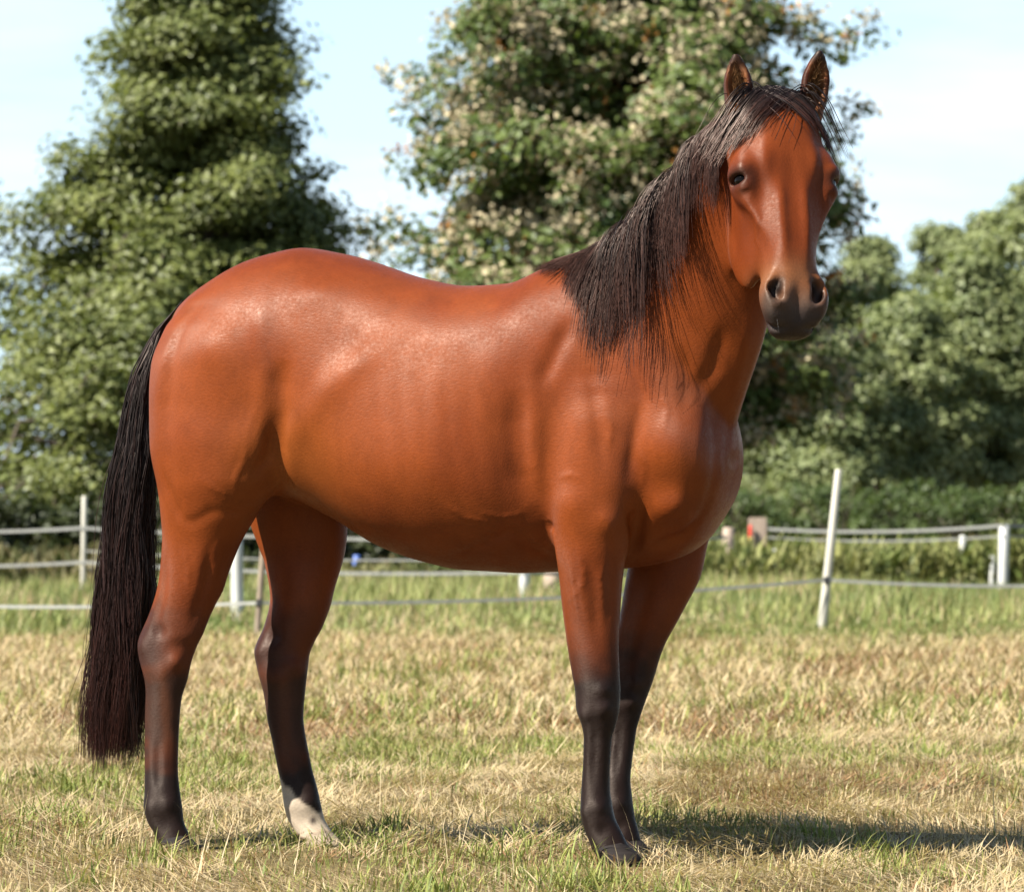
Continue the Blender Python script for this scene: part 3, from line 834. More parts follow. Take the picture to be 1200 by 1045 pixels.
for base, ax, fr, sd, L, sg in EARS:
    ell(base + ax * L * .47 + fr * .020, (.0245, L * .40, .026), k=.008, axes=np.array([sd, ax, fr]), sub=True)
# ---- nostrils, mouth, eye sockets
for sg in (1, -1):
    ax1 = hD * math.cos(.42) - hE * sg * math.sin(.42)
    ax2 = np.cross(ax1, hN); ax2 /= np.linalg.norm(ax2)
    nose = np.array([ax1, ax2, hN])
    big = 1.0 if sg > 0 else 1.25
    ell(H(.545, sg * .056, .046), (.028 * big, .0145 * big, .034), k=.009, axes=nose, sub=True)
    ell(H(.525, sg * .047, .052), (.015, .010, .026), k=.009, axes=nose, sub=True)
    crease([H(.515, sg * .030, .06), H(.535, sg * .031, .064), H(.560, sg * .039, .062), H(.580, sg * .056, .045)], .008, .007)  # inner rim
    crease([H(.585, sg * .060, .03), H(.600, sg * .045, .035), H(.605, sg * .02, .04)], .010, -.004)                            # fold above the lip
    ell(H(EYE_D + .004, sg * .126, .010), (.020, .0145, .030), k=.009, axes=HAX, sub=True)
    crease([H(EYE_D - .016, sg * .100, .050), H(EYE_D - .022, sg * .120, .032), H(EYE_D - .020, sg * .128, .004), H(EYE_D - .008, sg * .126, -.022)], .012, .019)   # upper lid
    crease([H(EYE_D + .024, sg * .104, .046), H(EYE_D + .027, sg * .120, .022), H(EYE_D + .020, sg * .124, -.006)], .009, .007)                                      # lower lid
    crease([H(EYE_D + .042, sg * .106, .040), H(EYE_D + .045, sg * .118, .018)], .007, -.004)
    crease([H(.634, 0, .016), H(.633, sg * .022, .010), H(.622, sg * .046, -.012), H(.60, sg * .062, -.04)], .006, -.013)       # mouth
crease([H(.550, 0, .052), H(.60, 0, .034), H(.62, 0, .02)], .007, -.005)                 # groove of the upper lip
swell(H(.565, 0, .045), (.012, .030, .03), -.006, axes=HAX)

def sample_field(P):
    q = (np.asarray(P) - B0) / VOX
    q = np.clip(q, 0, np.array([NX, NY, NZ]) - 1.001)
    i = q.astype(int); f = q - i
    out = 0
    for dx in (0, 1):
        for dy in (0, 1):
            for dz in (0, 1):
                w = (f[..., 0] if dx else 1 - f[..., 0]) * (f[..., 1] if dy else 1 - f[..., 1]) * (f[..., 2] if dz else 1 - f[..., 2])
                out = out + w * field[i[..., 0] + dx, i[..., 1] + dy, i[..., 2] + dz]
    return out

def grad_field(P, h=0.01):
    g = np.stack([sample_field(P + np.eye(3)[j] * h) - sample_field(P - np.eye(3)[j] * h) for j in range(3)], -1)
    return g / (np.linalg.norm(g, axis=-1, keepdims=True) + 1e-9)

# ---- muscles, bones and folds, laid on the skin where the sight lines of the measured points meet it
_tt = np.linspace(.55, -.38, 187)
def pt(px, py):
    P = np.array([M(px, py, t) for t in _tt])
    f = sample_field(P)
    i = int(np.argmax(f < 0)) if (f < 0).any() else int(np.argmin(f))
    if i > 0 and f[i] < 0:
        w = f[i - 1] / (f[i - 1] - f[i]); return P[i - 1] * (1 - w) + P[i] * w
    return P[i]
def fold(pix, w, amp): crease([pt(*q) for q in pix], w, amp)
def lump(q, r, amp): swell(pt(*q), r, amp)
# haunch
lump((369, 343), (.055, .06, .045), .008)                                              # point of the hip
lump((270, 400), (.10, .08, .12), .012)
lump((245, 410), (.05, .05, .05), .005)
fold([(318, 322), (304, 376), (308, 433), (306, 494), (298, 540)], .024, .007)         # front edge of the thigh
fold([(334, 420), (330, 445), (330, 480), (326, 530), (331, 556)], .026, -.017)        # groove in front of it
fold([(236, 352), (212, 385), (200, 430), (197, 480), (203, 560)], .020, -.006)
fold([(226, 362), (200, 400), (186, 450), (186, 520)], .022, .005)
lump((396, 400), (.11, .07, .09), -.009)                                               # hollow of the flank
fold([(333, 552), (348, 506), (386, 456), (424, 422), (460, 398)], .040, .007)         # flank fold
lump((292, 520), (.05, .05, .07), .012)                                                # stifle
fold([(318, 500), (316, 530), (300, 556)], .018, -.009)
fold([(208, 606), (226, 612), (246, 600), (262, 600)], .014, -.004)
fold([(262, 598), (280, 600), (296, 592)], .011, -.006)
fold([(188, 548), (204, 590), (214, 610)], .014, -.006)
lump((235, 660), (.03, .03, .06), .006)
fold([(246, 640), (240, 690), (224, 735)], .013, -.006)
fold([(196, 650), (190, 700), (180, 735)], .012, -.008)
fold([(262, 640), (255, 665), (260, 690), (250, 705)], .006, .004)
fold([(276, 668), (262, 690), (256, 712)], .006, .004)
fold([(236, 560), (248, 572), (262, 578), (272, 592)], .006, .003)
# ribs and belly
for i in range(6):
    fold([(440 + i * 27, 430 + i * 4), (452 + i * 26, 520 + i * 3), (470 + i * 25, 600)], .016, -.0015)
lump((480, 540), (.16, .09, .13), .014)
fold([(530, 652), (560, 640), (596, 622), (622, 632)], .014, -.006)
fold([(600, 622), (630, 645), (650, 656)], .014, -.006)
# shoulder, elbow, breast
fold([(606, 455), (604, 500), (608, 550), (622, 592)], .036, -.015)                    # hollow behind the triceps
fold([(622, 440), (626, 500), (628, 550), (640, 605)], .022, .008)                     # its edge
lump((690, 500), (.07, .06, .10), .010)
lump((668, 592), (.05, .045, .045), .010)                                              # elbow
lump((646, 617), (.014, .014, .012), -.010)
fold([(690, 430), (700, 490), (708, 555)], .020, -.007)
fold([(672, 372), (650, 415), (632, 455)], .022, -.008)
fold([(742, 420), (752, 470), (742, 530), (735, 570)], .018, -.007)
lump((778, 525), (.06, .05, .07), .020)                                                # point of the shoulder
fold([(797, 402), (806, 450), (800, 495)], .022, -.006)
lump((712, 612), (.035, .03, .035), .008)
fold([(738, 600), (744, 620), (740, 650)], .014, -.016)
fold([(752, 590), (748, 620), (744, 650)], .016, -.014)
lump((788, 596), (.045, .05, .038), .020)                                              # pectoral
fold([(764, 640), (800, 628), (826, 596)], .016, -.012)
fold([(836, 470), (838, 540), (822, 600)], .022, -.012)
fold([(850, 380), (836, 430), (815, 470)], .022, -.009)                                # jugular groove
fold([(884, 360), (868, 420), (856, 470)], .02, .006)
lump((858, 300), (.03, .03, .05), .004)
# forearm and gaskin
fold([(690, 655), (697, 700), (700, 750)], .014, -.006)
fold([(716, 640), (716, 690), (712, 740)], .012, -.005)
fold([(668, 660), (674, 700), (680, 735)], .006, .004)
fold([(655, 560), (668, 556), (684, 562)], .006, .003)
fold([(700, 600), (712, 612), (722, 640)], .006, .003)
fold([(662, 705), (676, 696), (684, 676)], .006, .0025)
fold([(640, 600), (652, 640), (657, 672)], .012, .004)
for V_ in ([(214, 640), (222, 664), (220, 690)], [(262, 626), (250, 650), (252, 676), (240, 700)], [(300, 470), (292, 500), (286, 540), (268, 572)], [(286, 540), (276, 560), (274, 590)],
           [(676, 640), (684, 668), (682, 700), (690, 730)], [(712, 650), (704, 676), (708, 706)], [(560, 600), (590, 606), (618, 600)], [(520, 590), (545, 606), (575, 612)],
           [(770, 440), (782, 480), (776, 510)], [(706, 470), (716, 500), (712, 530)], [(744, 520), (756, 545), (752, 575)]):
    fold(V_, .0055, .0030)
fold([(884, 238), (889, 258), (886, 280), (893, 300)], .0055, .003)                    # veins of the face
fold([(889, 258), (898, 268), (903, 282)], .0055, .0025)
for i in range(5):                                                                      # small wrinkles where the elbow and stifle fold
    fold([(622 + i * 4, 640 - i * 7), (640, 632 - i * 7), (650, 640 - i * 7)], .006, -.002)
    fold([(300 + i * 5, 560 + i * 3), (315, 552 + i * 5), (328, 556)], .006, -.002)
for rows, kn, ft in ((NEAR_FORE, 820, 950), (FAR_FORE, 812, 945)):
    for y, dx, tt, amp in ((kn - 12, .62, .8, .007), (kn + 10, .66, .8, .006), (kn + 18, .2, .7, .006), (ft, .18, .75, .006), (ft - 4, .6, .9, .005), (ft + 22, .5, .9, -.004)):
        r = min(rows, key=lambda q: abs(q[0] - y))
        swell(M(r[1] + (r[2] - r[1]) * dx, y, r[4] + r[3] * tt), .016, amp * 1.35)
for rows, hk, ft in ((NEAR_HIND, 765, 945), (FAR_HIND, 770, 943)):
    for y, dx, tt, amp in ((hk - 8, .12, .6, .008), (hk + 10, .7, .9, .008), (hk + 22, .45, .9, .004), (hk - 25, .3, .9, -.008), (ft, .2, .75, .006), (ft - 4, .65, .9, .005), (ft + 18, .5, .9, -.003)):
        r = min(rows, key=lambda q: abs(q[0] - y))
        swell(M(r[1] + (r[2] - r[1]) * dx, y, r[4] + r[3] * tt), .021, amp * 1.35)
for rows in (NEAR_FORE, NEAR_HIND, FAR_FORE, FAR_HIND):               # tendon groove along each cannon
    r = [q for q in rows if (838 <= q[0] <= 930)]
    pts = [M(q[1] + (q[2] - q[1]) * .40, q[0], q[4] + q[3] * .95) for q in r]
    crease(pts, .011, -.006)

# ---- surface nets: the field becomes one continuous skin
def surface_nets(f):
    ins = f < 0
    cell = np.zeros((NX - 1, NY - 1, NZ - 1), dtype=np.int8)
    for dx in (0, 1):
        for dy in (0, 1):
            for dz in (0, 1):
                cell += ins[dx:NX - 1 + dx, dy:NY - 1 + dy, dz:NZ - 1 + dz]
    act = (cell > 0) & (cell < 8)
    I = np.argwhere(act)
    ids = np.full(act.shape, -1, dtype=np.int32)
    ids[act] = np.arange(len(I))
    cr = {}
    for dx in (0, 1):
        for dy in (0, 1):
            for dz in (0, 1):
                cr[(dx, dy, dz)] = f[I[:, 0] + dx, I[:, 1] + dy, I[:, 2] + dz]
    acc = np.zeros((len(I), 3)); cnt = np.zeros(len(I))
    for a in cr:
        for axn in range(3):
            if a[axn] == 0:
                b = list(a); b[axn] = 1; b = tuple(b)
                fa, fb = cr[a], cr[b]
                m = (fa < 0) != (fb < 0)
                t = np.where(m, fa / np.where(m, fa - fb, 1), 0)
                pos = np.array(a, float)[None] + np.eye(3)[axn][None] * t[:, None]
                acc += pos * m[:, None]; cnt += m
    V = B0 + (I + acc / cnt[:, None]) * VOX
    Q = []
    for axn in range(3):
        sl0 = [slice(1, -1)] * 3; sl1 = [slice(1, -1)] * 3
        sl0[axn] = slice(0, -1); sl1[axn] = slice(1, None)
        a, b = ins[tuple(sl0)], ins[tuple(sl1)]
        E = np.argwhere(a != b)
        off = np.ones(3, int); off[axn] = 0
        P = E + off
        o1, o2 = [i for i in range(3) if i != axn]
        def cid(d1, d2):
            q = P.copy(); q[:, o1] += d1; q[:, o2] += d2
            return ids[q[:, 0], q[:, 1], q[:, 2]]
        quad = np.stack([cid(-1, -1), cid(0, -1), cid(0, 0), cid(-1, 0)], 1)
        flip = a[E[:, 0], E[:, 1], E[:, 2]]
        if axn == 1: flip = ~flip
        quad[~flip] = quad[~flip][:, ::-1]
        Q.append(quad)
    return V, np.concatenate(Q)

def relax(V, Q, it):
    e = np.concatenate([Q[:, [0, 1]], Q[:, [1, 2]], Q[:, [2, 3]], Q[:, [3, 0]]])
    e = np.concatenate([e, e[:, ::-1]])
    deg = np.bincount(e[:, 0], minlength=len(V)).astype(float)
    for i in range(it):
        for lam in (0.5, -0.52):
            avg = np.stack([np.bincount(e[:, 0], weights=V[e[:, 1], j], minlength=len(V)) for j in range(3)], 1) / deg[:, None]
            V = V + lam * (avg - V)
    return V

SV, SQ = surface_nets(field)
SV = relax(SV, SQ, 4)
# ---- coat colours, per point of the skin (true colours of the hair)
def head_coords(P):
    q = (P - HEADO)
    return q @ hE, q @ hD, q @ hN
e_, d_, n_ = head_coords(SV)
nz1 = value_noise(SV, 9.0, 1); nz2 = value_noise(SV, 38.0, 2); nz3 = value_noise(SV * np.array([1, 1, .45]), 60.0, 3)
s_, t_, z_ = SV.T
bay = np.array([.198, .042, .0082]); red = np.array([.112, .0185, .0046]); gold = np.array([.265, .075, .0155])
C = bay[None] + (red - bay)[None] * smooth01(nz1, .35, .8)[:, None] * .35
up = smooth01(z_, .8, 1.5)
C = C + (red - C) * (smooth01(z_, 1.25, 1.55) * .35)[:, None]
C = C + (gold - C) * (np.exp(-(((s_ - M(345, 540, .2)[0]) / .16) ** 2 + ((z_ - 1.0) / .16) ** 2)) * .55)[:, None]
C *= (0.90 + .14 * nz3 + .12 * (value_noise(SV, 22.0, 5) - .5))[:, None]
body_only = 1 - smooth01(s_, .82, .9) * smooth01(z_, 1.2, 1.3)
black = np.array([.0085, .0060, .0058]); brown = np.array([.10, .038, .018])
hind = s_ < .15
zz = z_ + (nz1 - .5) * .09 + (nz2 - .5) * .04
seal = np.array([.022, .012, .011])
kb_f = 1 - smooth01(zz, .43, .62)
umb = (1 - smooth01(zz, .60, .86)) * .45                                   # the bay deepens before the black points
C = C + (np.array([.10, .022, .007]) - C) * np.where(hind, umb * .6, umb)[:, None]
front = np.where(t_ > 0, smooth01(s_, M(196, 800, .13)[0] - .02, M(205, 800, .13)[0] + .02), smooth01(s_, M(335, 840, -.13)[0] - .03, M(345, 840, -.13)[0] + .03))
hock = smooth01(zz, .42, .50) * (1 - smooth01(zz, .58, .68)) * (.85 - .45 * front)
cann = smooth01(zz, .20, .28) * (1 - smooth01(zz, .42, .50))
low = 1 - smooth01(zz, .20, .28)
Ch = C + (seal - C) * hock[:, None]
can_c = black * 1.5 + (np.array([.066, .024, .012]) - black * 1.5) * (np.clip(.25 + .9 * np.exp(-((front - .45) / .35) ** 2) - .3 * (nz2 - .3), 0, 1))[:, None]
Ch = Ch + (can_c - Ch) * (cann * .95)[:, None]
Ch = Ch + (black * 1.1 - Ch) * (low * .97)[:, None]
Cf = C + (black - C) * (kb_f * .97)[:, None]
knee = np.exp(-((z_ - .40) / .035) ** 2) * kb_f
Cf = Cf + (seal * 1.1 - Cf) * (knee * .5)[:, None]
C = np.where((hind & (z_ < .9))[:, None], Ch, np.where((~hind & (z_ < .9))[:, None], Cf, C))
# white sock on the far hind foot
sock = (t_ < 0) & hind
ws = smooth01(.136 + (nz2 - .5) * .014 + (nz3 - .5) * .012 - (s_ - M(350, 930, -.13)[0]) * .75 - z_, -.006, .006) * sock
wcol = np.array([.47, .38, .28]) * (0.8 + .25 * nz2)[:, None]
C = C + (wcol - C) * ws[:, None]
ermine = M(366, 961, -.10)
C = C + (black * 3 - C) * (np.exp(-(((s_ - ermine[0]) / .010) ** 2 + ((z_ - ermine[2]) / .012) ** 2)) * sock)[:, None]
# face: grey-brown muzzle, dark round the eyes and in the nostrils
on_head = (1 - smooth01(n_, -.30, -.20) * 0) * (d_ > -.06) * (np.abs(e_) < .16) * (n_ > -.16) * (n_ < .14) * (d_ < .68)
mz = smooth01(d_ + (nz1 - .5) * .05 + (nz2 - .5) * .02, .485, .60) * on_head
muz = np.array([.098, .058, .038]) + (np.array([.035, .026, .024]) - np.array([.098, .058, .038]))[None] * smooth01(d_ + .02 * (nz2 - .5), .545, .615)[:, None]
C = C + (muz * (.75 + .5 * nz2)[:, None] - C) * mz[:, None]
tan = np.array([.19, .082, .034])
C = C + (tan - C) * (np.exp(-((d_ - .505) / .045) ** 2) * on_head * .6)[:, None]
for sg in (1, -1):
    r2 = ((e_ - sg * .122) / .040) ** 2 + ((d_ - EYE_D - .002) / .030) ** 2 + ((n_ - .018) / .048) ** 2
    C = C + (black * 1.2 - C) * (np.exp(-r2 * .8) * on_head * .95)[:, None]
    r2 = ((e_ - sg * .056 + sg * (.545 - d_) * .42) / .021) ** 2 + ((d_ - .541) / .034) ** 2 + ((n_ - .030) / .03) ** 2
    C = C + (black * .8 - C) * (np.exp(-r2 ** 2) * on_head)[:, None]
for base, ax, fr, sd, L, sg in EARS:
    q = SV - base
    a, f, w = q @ ax, q @ fr, q @ sd
    inear = (a > -.01) & (a < L + .03) & (np.abs(w) < .06) & (np.abs(f) < .06)
    tipd = smooth01(a, L * .62, L * .92)
    rim = smooth01(np.abs(w), .020, .029) * smooth01(a, -.01, .03)
    inner = (f > -.004) & (np.abs(w) < .024)
    C = np.where((inear & inner)[:, None], np.array([.15, .055, .020]) * (.4 + 1.2 * nz2[:, None]), C)
    kk = np.maximum(tipd, rim * .8) * inear
    C = C + (black * 1.3 - C) * (kk * .9)[:, None]
SKINC = np.clip(C * .73, 0, 1)

coat, nt, b = new_mat("bay_coat")
hair_n = noise_node(nt, 420.0, 3, .6, vec_scale=(.22, 1.0, .45))
fine = noise_node(nt, 120.0, 4, .65)
cc = mix_node(nt, hair_n.outputs['Fac'], attr_node(nt), (0.9, 0.9, 0.9), 'MULTIPLY')
tone = ramp_node(nt, hair_n.outputs['Fac'], [(.25, (.84, .84, .84)), (.75, (1.12, 1.12, 1.12))])
cc = mix_node(nt, 1.0, attr_node(nt), tone.outputs['Color'], 'MULTIPLY')
nt.links.new(cc, b.inputs['Base Color'])
b.inputs['Roughness'].default_value = .46
b.inputs['Specular IOR Level'].default_value = .23
b.inputs['Specular Tint'].default_value = (1.0, .84, .72, 1)
b.inputs['Sheen Weight'].default_value = .0
b.inputs['Sheen Roughness'].default_value = .4
b.inputs['Sheen Tint'].default_value = (1.0, .75, .55, 1)
rr = ramp_node(nt, fine.outputs['Fac'], [(.28, (.36,) * 3), (.72, (.60,) * 3)])
big = noise_node(nt, 13.0, 3, .5)
rb_ = ramp_node(nt, big.outputs['Fac'], [(.35, (-.0,) * 3), (.65, (.12,) * 3)])
rsum = nt.nodes.new("ShaderNodeMath"); rsum.operation = 'ADD'
nt.links.new(rr.outputs['Color'], rsum.inputs[0]); nt.links.new(rb_.outputs['Color'], rsum.inputs[1])
nt.links.new(rsum.outputs[0], b.inputs['Roughness'])
addm = nt.nodes.new("ShaderNodeMath"); addm.operation = 'ADD'
nt.links.new(hair_n.outputs['Fac'], addm.inputs[0]); addm.inputs[1].default_value = 0
b.inputs['Anisotropic'].default_value = .65
fl = nt.nodes.new("ShaderNodeAttribute"); fl.attribute_name = "flow"
vt = nt.nodes.new("ShaderNodeVectorTransform"); vt.vector_type = 'VECTOR'; vt.convert_from = 'OBJECT'; vt.convert_to = 'WORLD'
nt.links.new(fl.outputs['Vector'], vt.inputs[0]); nt.links.new(vt.outputs[0], b.inputs['Tangent'])
nt.links.new(bump_node(nt, addm.outputs[0], .36, .0018), b.inputs['Normal'])

L2W = np.array([1.0, -1.0, 1.0])       # (s, t, z) -> object axes
horse = mesh_obj("horse", SV * L2W, SQ[:, ::-1], coat, vcol=SKINC)
horse.location = HO
horse.rotation_euler = (0, 0, -PSI)
tag(horse, "glossy bay horse with black mane and tail standing on dry grass", "horse")

# which way the coat lies: backwards and down along the trunk, down the limbs and down the face
fl_v = np.zeros_like(SV); lg = 1 - smooth01(z_, .55, .95)
fl_v[:, 0] = -1 + .8 * lg; fl_v[:, 2] = -.35 - lg - .5 * np.sin(s_ * 5)
fh = (smooth01(s_, .98, 1.06) * smooth01(z_, 1.25, 1.35))[:, None]
fl_v = fl_v * (1 - fh) + (hD - hN * .2)[None] * fh
at = horse.data.attributes.new("flow", 'FLOAT_VECTOR', 'POINT')
at.data.foreach_set("vector", (fl_v * L2W).astype(np.float32).ravel())
# ---- hooves: flared, sloping, with a coronet band, each its own part
def hoof(px_heel, px_toe, t, py_top, mat, label=None):
    top = M((px_heel + px_toe) / 2, py_top, t)
    s0 = top[0]; r = (px_toe - px_heel) / 2 * depth_at(s0, t) / FPX / cP
    n, rings = 28, [(top[2] + .006, -.012, .80, .92), (top[2] - .004, -.008, .88, .98), (top[2] * .55, .004, 1.0, 1.02), (.012, .016, 1.12, 1.10), (-.012, .018, 1.13, 1.10)]
    V = []
    for z, ds, k, kl in rings:
        for i in range(n):
            a = 2 * math.pi * i / n
            ca, sa = math.cos(a), math.sin(a)
            sx = ca if ca > 0 else ca * .80
            V.append((s0 + ds + r * k * sx, t + r * .82 * kl * sa, z + (.010 * ca if z > .02 else 0)))
    F4 = [(j * n + i, j * n + (i + 1) % n, (j + 1) * n + (i + 1) % n, (j + 1) * n + i) for j in range(len(rings) - 1) for i in range(n)]
    V = np.array(V)
    c0, c1 = len(V), len(V) + 1
    V = np.vstack([V, [[s0, t, top[2] + .006], [s0, t, -.012]]])
    F3 = [(c0, (i + 1) % n, i) for i in range(n)] + [(c1, (len(rings) - 1) * n + i, (len(rings) - 1) * n + (i + 1) % n) for i in range(n)]
    o = mesh_obj("hoof", V * L2W, [np.array(F4), np.array(F3)], mat, horse)
    if label: o['label'] = label
    return o

def hoof_mat(name, c0, c1):
    m, nt, b = new_mat(name)
    w = noise_node(nt, 40, 4, .6, vec_scale=(.4, .4, 2.5))
    r = ramp_node(nt, w.outputs['Fac'], [(.3, c0), (.7, c1)])
    nt.links.new(r.outputs['Color'], b.inputs['Base Color'])
    b.inputs['Roughness'].default_value = .75
    b.inputs['Specular IOR Level'].default_value = .15
    nt.links.new(bump_node(nt, w.outputs['Fac'], .5, .003), b.inputs['Normal'])
    return m
hoof_dark = hoof_mat("dark_hoof_horn", (.008, .006, .006), (.022, .017, .015))
hoof_pale = hoof_mat("pale_hoof_horn", (.18, .13, .09), (.31, .25, .18))
hoof(187, 229, .13, 984, hoof_dark)
hoof(350, 394, -.13, 976, hoof_pale, "pale hoof below the white sock")
hoof(695, 742, .13, 993, hoof_dark)
hoof(714, 752, -.13, 983, hoof_dark)

# ---- eyes
eye_m, nt, b = new_mat("dark_eye")
b.inputs['Base Color'].default_value = (.0022, .0014, .0010, 1)
b.inputs['Roughness'].default_value = .08
b.inputs['Specular IOR Level'].default_value = .12
for sg in (1, -1):
    me = bpy.data.meshes.new("eye")
    import bmesh
    bm = bmesh.new(); bmesh.ops.create_uvsphere(bm, u_segments=24, v_segments=16, radius=.024); bm.to_mesh(me); bm.free()
    for pl in me.polygons: pl.use_smooth = True
    me.materials.append(eye_m)
    o = bpy.data.objects.new("eye", me); col.objects.link(o); o.parent = horse
    o.location = Vector(H(EYE_D + .003, sg * .1055, .006) * L2W)

# ---- hair: strands that leave the skin and fall over it
hair_m, nt, b = new_mat("mane_hair")
nt.links.new(attr_node(nt), b.inputs['Base Color'])
b.inputs['Roughness'].default_value = .40
b.inputs['Specular Tint'].default_value = (1.0, .80, .70, 1)
b.inputs['Specular IOR Level'].default_value = .34
b.inputs['Anisotropic'].default_value = .0

def grow(root, d0, length, steps, grav, stiff, clear, wig, push=None):
    """n strands, each stepping on in its own direction, bent by gravity and kept outside the skin"""
    n = len(root)
    seg = (length / (steps - 1))[:, None]
    P = root.copy(); D = d0.copy()
    out = [P.copy()]
    ph = rng.random((n, 3)) * 6.28
    for i in range(steps - 1):
        D = D * stiff + grav * (1 - stiff)
        D = D + wig * np.sin(ph + i * .9)
        D /= np.linalg.norm(D, axis=1, keepdims=True)
        P = P + D * seg
        for it in range(2):
            f = sample_field(P)
            g = grad_field(P)
            near = (f < clear) 
            P = P + g * np.where(near, np.minimum(clear - f, .03), 0)[:, None]
        D2 = P - out[-1]; D = .5 * D + .5 * D2 / (np.linalg.norm(D2, axis=1, keepdims=True) + 1e-9)
        out.append(P.copy())
    return np.stack(out, 1)

def hair_object(name, paths, r0, tip_mix, base_cols, tip_col):
    n, m, _ = paths.shape
    u = np.linspace(0, 1, m)
    R = r0[:, None] * (1 - .75 * u[None] ** 2)
    V, F = tubes(paths * L2W, R, 3)
    c = base_cols[:, None, :] + (tip_col[None, None] - base_cols[:, None, :]) * (u[None, :, None] ** 2) * tip_mix[:, None, None]
    c = np.repeat(c[:, :, None, :], 3, 2).reshape(-1, 3)
    return mesh_obj(name, V, F, hair_m, horse, vcol=c * .73)

def crest_root(x, y):
    """the point of the neck's upper edge straight below (row y) a measured column, found by walking down onto the skin"""
    return x, y

rng = np.random.default_rng(52)
crest = np.array([M(x, y, t) for x, y, t in ((690, 280, 0.0), (704, 270, .0), (722, 258, .01), (773, 216, .05), (812, 180, .09), (842, 152, .13), (868, 126, .17), (892, 112, .19))])
cl = np.concatenate([[0], np.cumsum(np.linalg.norm(np.diff(crest, axis=0), axis=1))]); cl /= cl[-1]
nM = 9500
q = np.clip(rng.random(nM) ** .85 - .02 * rng.random(nM), 0, 1)
# locks: strands gather in bundles
nl = 90
lock_q = np.sort(rng.random(nl)); lid = np.argmin(np.abs(q[:, None] + rng.normal(0, .008, nM)[:, None] - lock_q[None]), 1)
root = np.stack([np.interp(q, cl, crest[:, j]) for j in range(3)], 1)
root[:, 1] += rng.normal(.0, .012, nM)
for it in range(6):
    f = sample_field(root); root = root - grad_field(root) * np.clip(f + .004, -.03, .03)[:, None]
ax = np.stack([np.interp(np.clip(q + .02, 0, 1), cl, crest[:, j]) for j in range(3)], 1) - np.stack([np.interp(np.clip(q - .02, 0, 1), cl, crest[:, j]) for j in range(3)], 1)
ax /= np.linalg.norm(ax, axis=1, keepdims=True)
lr = rng.normal(0, 1, (nl, 4))
d0 = np.array([[-.10, .85, .18]]) - ax * .2 + rng.normal(0, .12, (nM, 3)) + lr[lid, :3] * .13
d0 /= np.linalg.norm(d0, axis=1, keepdims=True)
Lm = np.interp(q, [0, .06, .15, .28, .42, .56, .7, .84, 1.0], [.15, .19, .31, .38, .37, .30, .25, .21, .18]) * (1 + .14 * np.clip(lr[lid, 3] * 1.9, -3.2, 3.2)) * (1 - .6 * rng.random(nM) ** 1.7)
slant = np.interp(q, [0, .05, .12, .3, .6, 1], [-.45, -.22, -.05, -.02, -.08, -.14])
gv = np.stack([slant + .16 * lr[lid, 0] * .6, np.full(nM, .06), -np.ones(nM)], 1)
gv /= np.linalg.norm(gv, axis=1, keepdims=True)
mane_p = grow(root, d0, Lm, 18, gv, .72, .003 + .006 * np.abs(lr[lid, 1]) + .010 * rng.random(nM), .05)
hcol = np.array([.013, .009, .008])[None] * (.6 + .9 * rng.random((nM, 1))) + (rng.random((nM, 1)) < .34) * np.array([[.040, .016, .010]])
hair_object("mane", mane_p, .0007 + .0005 * rng.random(nM), .3 + .7 * rng.random(nM), hcol, np.array([.085, .032, .022]))

# forelock: from the poll, mostly to the near side of the face, a lock to the other side
rng = np.random.default_rng(53)
nF = 850
side = np.where(rng.random(nF) < .70, 1, -1)
rootf = np.stack([HEADO + hD * a + hE * e + hN * -.02 for a, e in zip(rng.normal(.0, .012, nF), rng.normal(.0, .028, nF))])
for it in range(8):
    f = sample_field(rootf); rootf = rootf - grad_field(rootf) * np.clip(f + .003, -.03, .03)[:, None]
df = hN[None] * .8 + hD[None] * .1 + hE[None] * (side * (.55 + .25 * rng.random(nF)))[:, None] + rng.normal(0, .06, (nF, 3)) - np.array([0, 0, -.25])
df /= np.linalg.norm(df, axis=1, keepdims=True)
gf = hE[None] * (side * np.where(side > 0, .42 + .3 * rng.random(nF), .40 + .1 * rng.random(nF)))[:, None] + np.array([[0, 0, -1.0]])
gf /= np.linalg.norm(gf, axis=1, keepdims=True)
Lf = np.where(side > 0, .25, .21) * (1 - .5 * rng.random(nF) ** 2)
fore_p = grow(rootf, df, Lf, 14, gf, .6, .003 + .010 * rng.random(nF), .04)
hcol = np.array([.011, .008, .008])[None] * (.6 + .9 * rng.random((nF, 1)))
hair_object("forelock", fore_p, .0010 + .0006 * rng.random(nF), rng.random(nF), hcol, np.array([.12, .035, .018]))

# tail: out of the dock, down behind the near hind leg
rng = np.random.default_rng(54)
nT = 4600
dock = np.array([M(x, y, t) for x, y, t in ((222, 350, 0), (208, 362, .0), (190, 385, .0), (176, 415, .0), (166, 460, .0))])
dl = np.concatenate([[0], np.cumsum(np.linalg.norm(np.diff(dock, axis=0), axis=1))]); dl /= dl[-1]
qt = rng.random(nT) ** .8
core = np.array([M(x, y, t) for x, y, t in ((214, 352, 0), (186, 388, .0), (170, 440, .01), (161, 500, .02), (154, 560, .03), (150, 620, .03), (147, 690, .03), (141, 760, .03), (135, 830, .03), (131, 890, .03))])
kl = np.linspace(0, 1, len(core))
Wt = np.array([.012, .032, .042, .048, .058, .068, .078, .084, .086, .082])
u = np.linspace(0, 1, 26)
ang = rng.random(nT) * 6.283; rad = np.sqrt(rng.random(nT))
nlk = 60
lkid = rng.integers(0, nlk, nT); la = rng.random(nlk) * 6.283; lrad = np.sqrt(rng.random(nlk))
mixk = .70
tx = mixk * np.cos(la[lkid]) * lrad[lkid] + (1 - mixk) * np.cos(ang) * rad
ty = mixk * np.sin(la[lkid]) * lrad[lkid] + (1 - mixk) * np.sin(ang) * rad
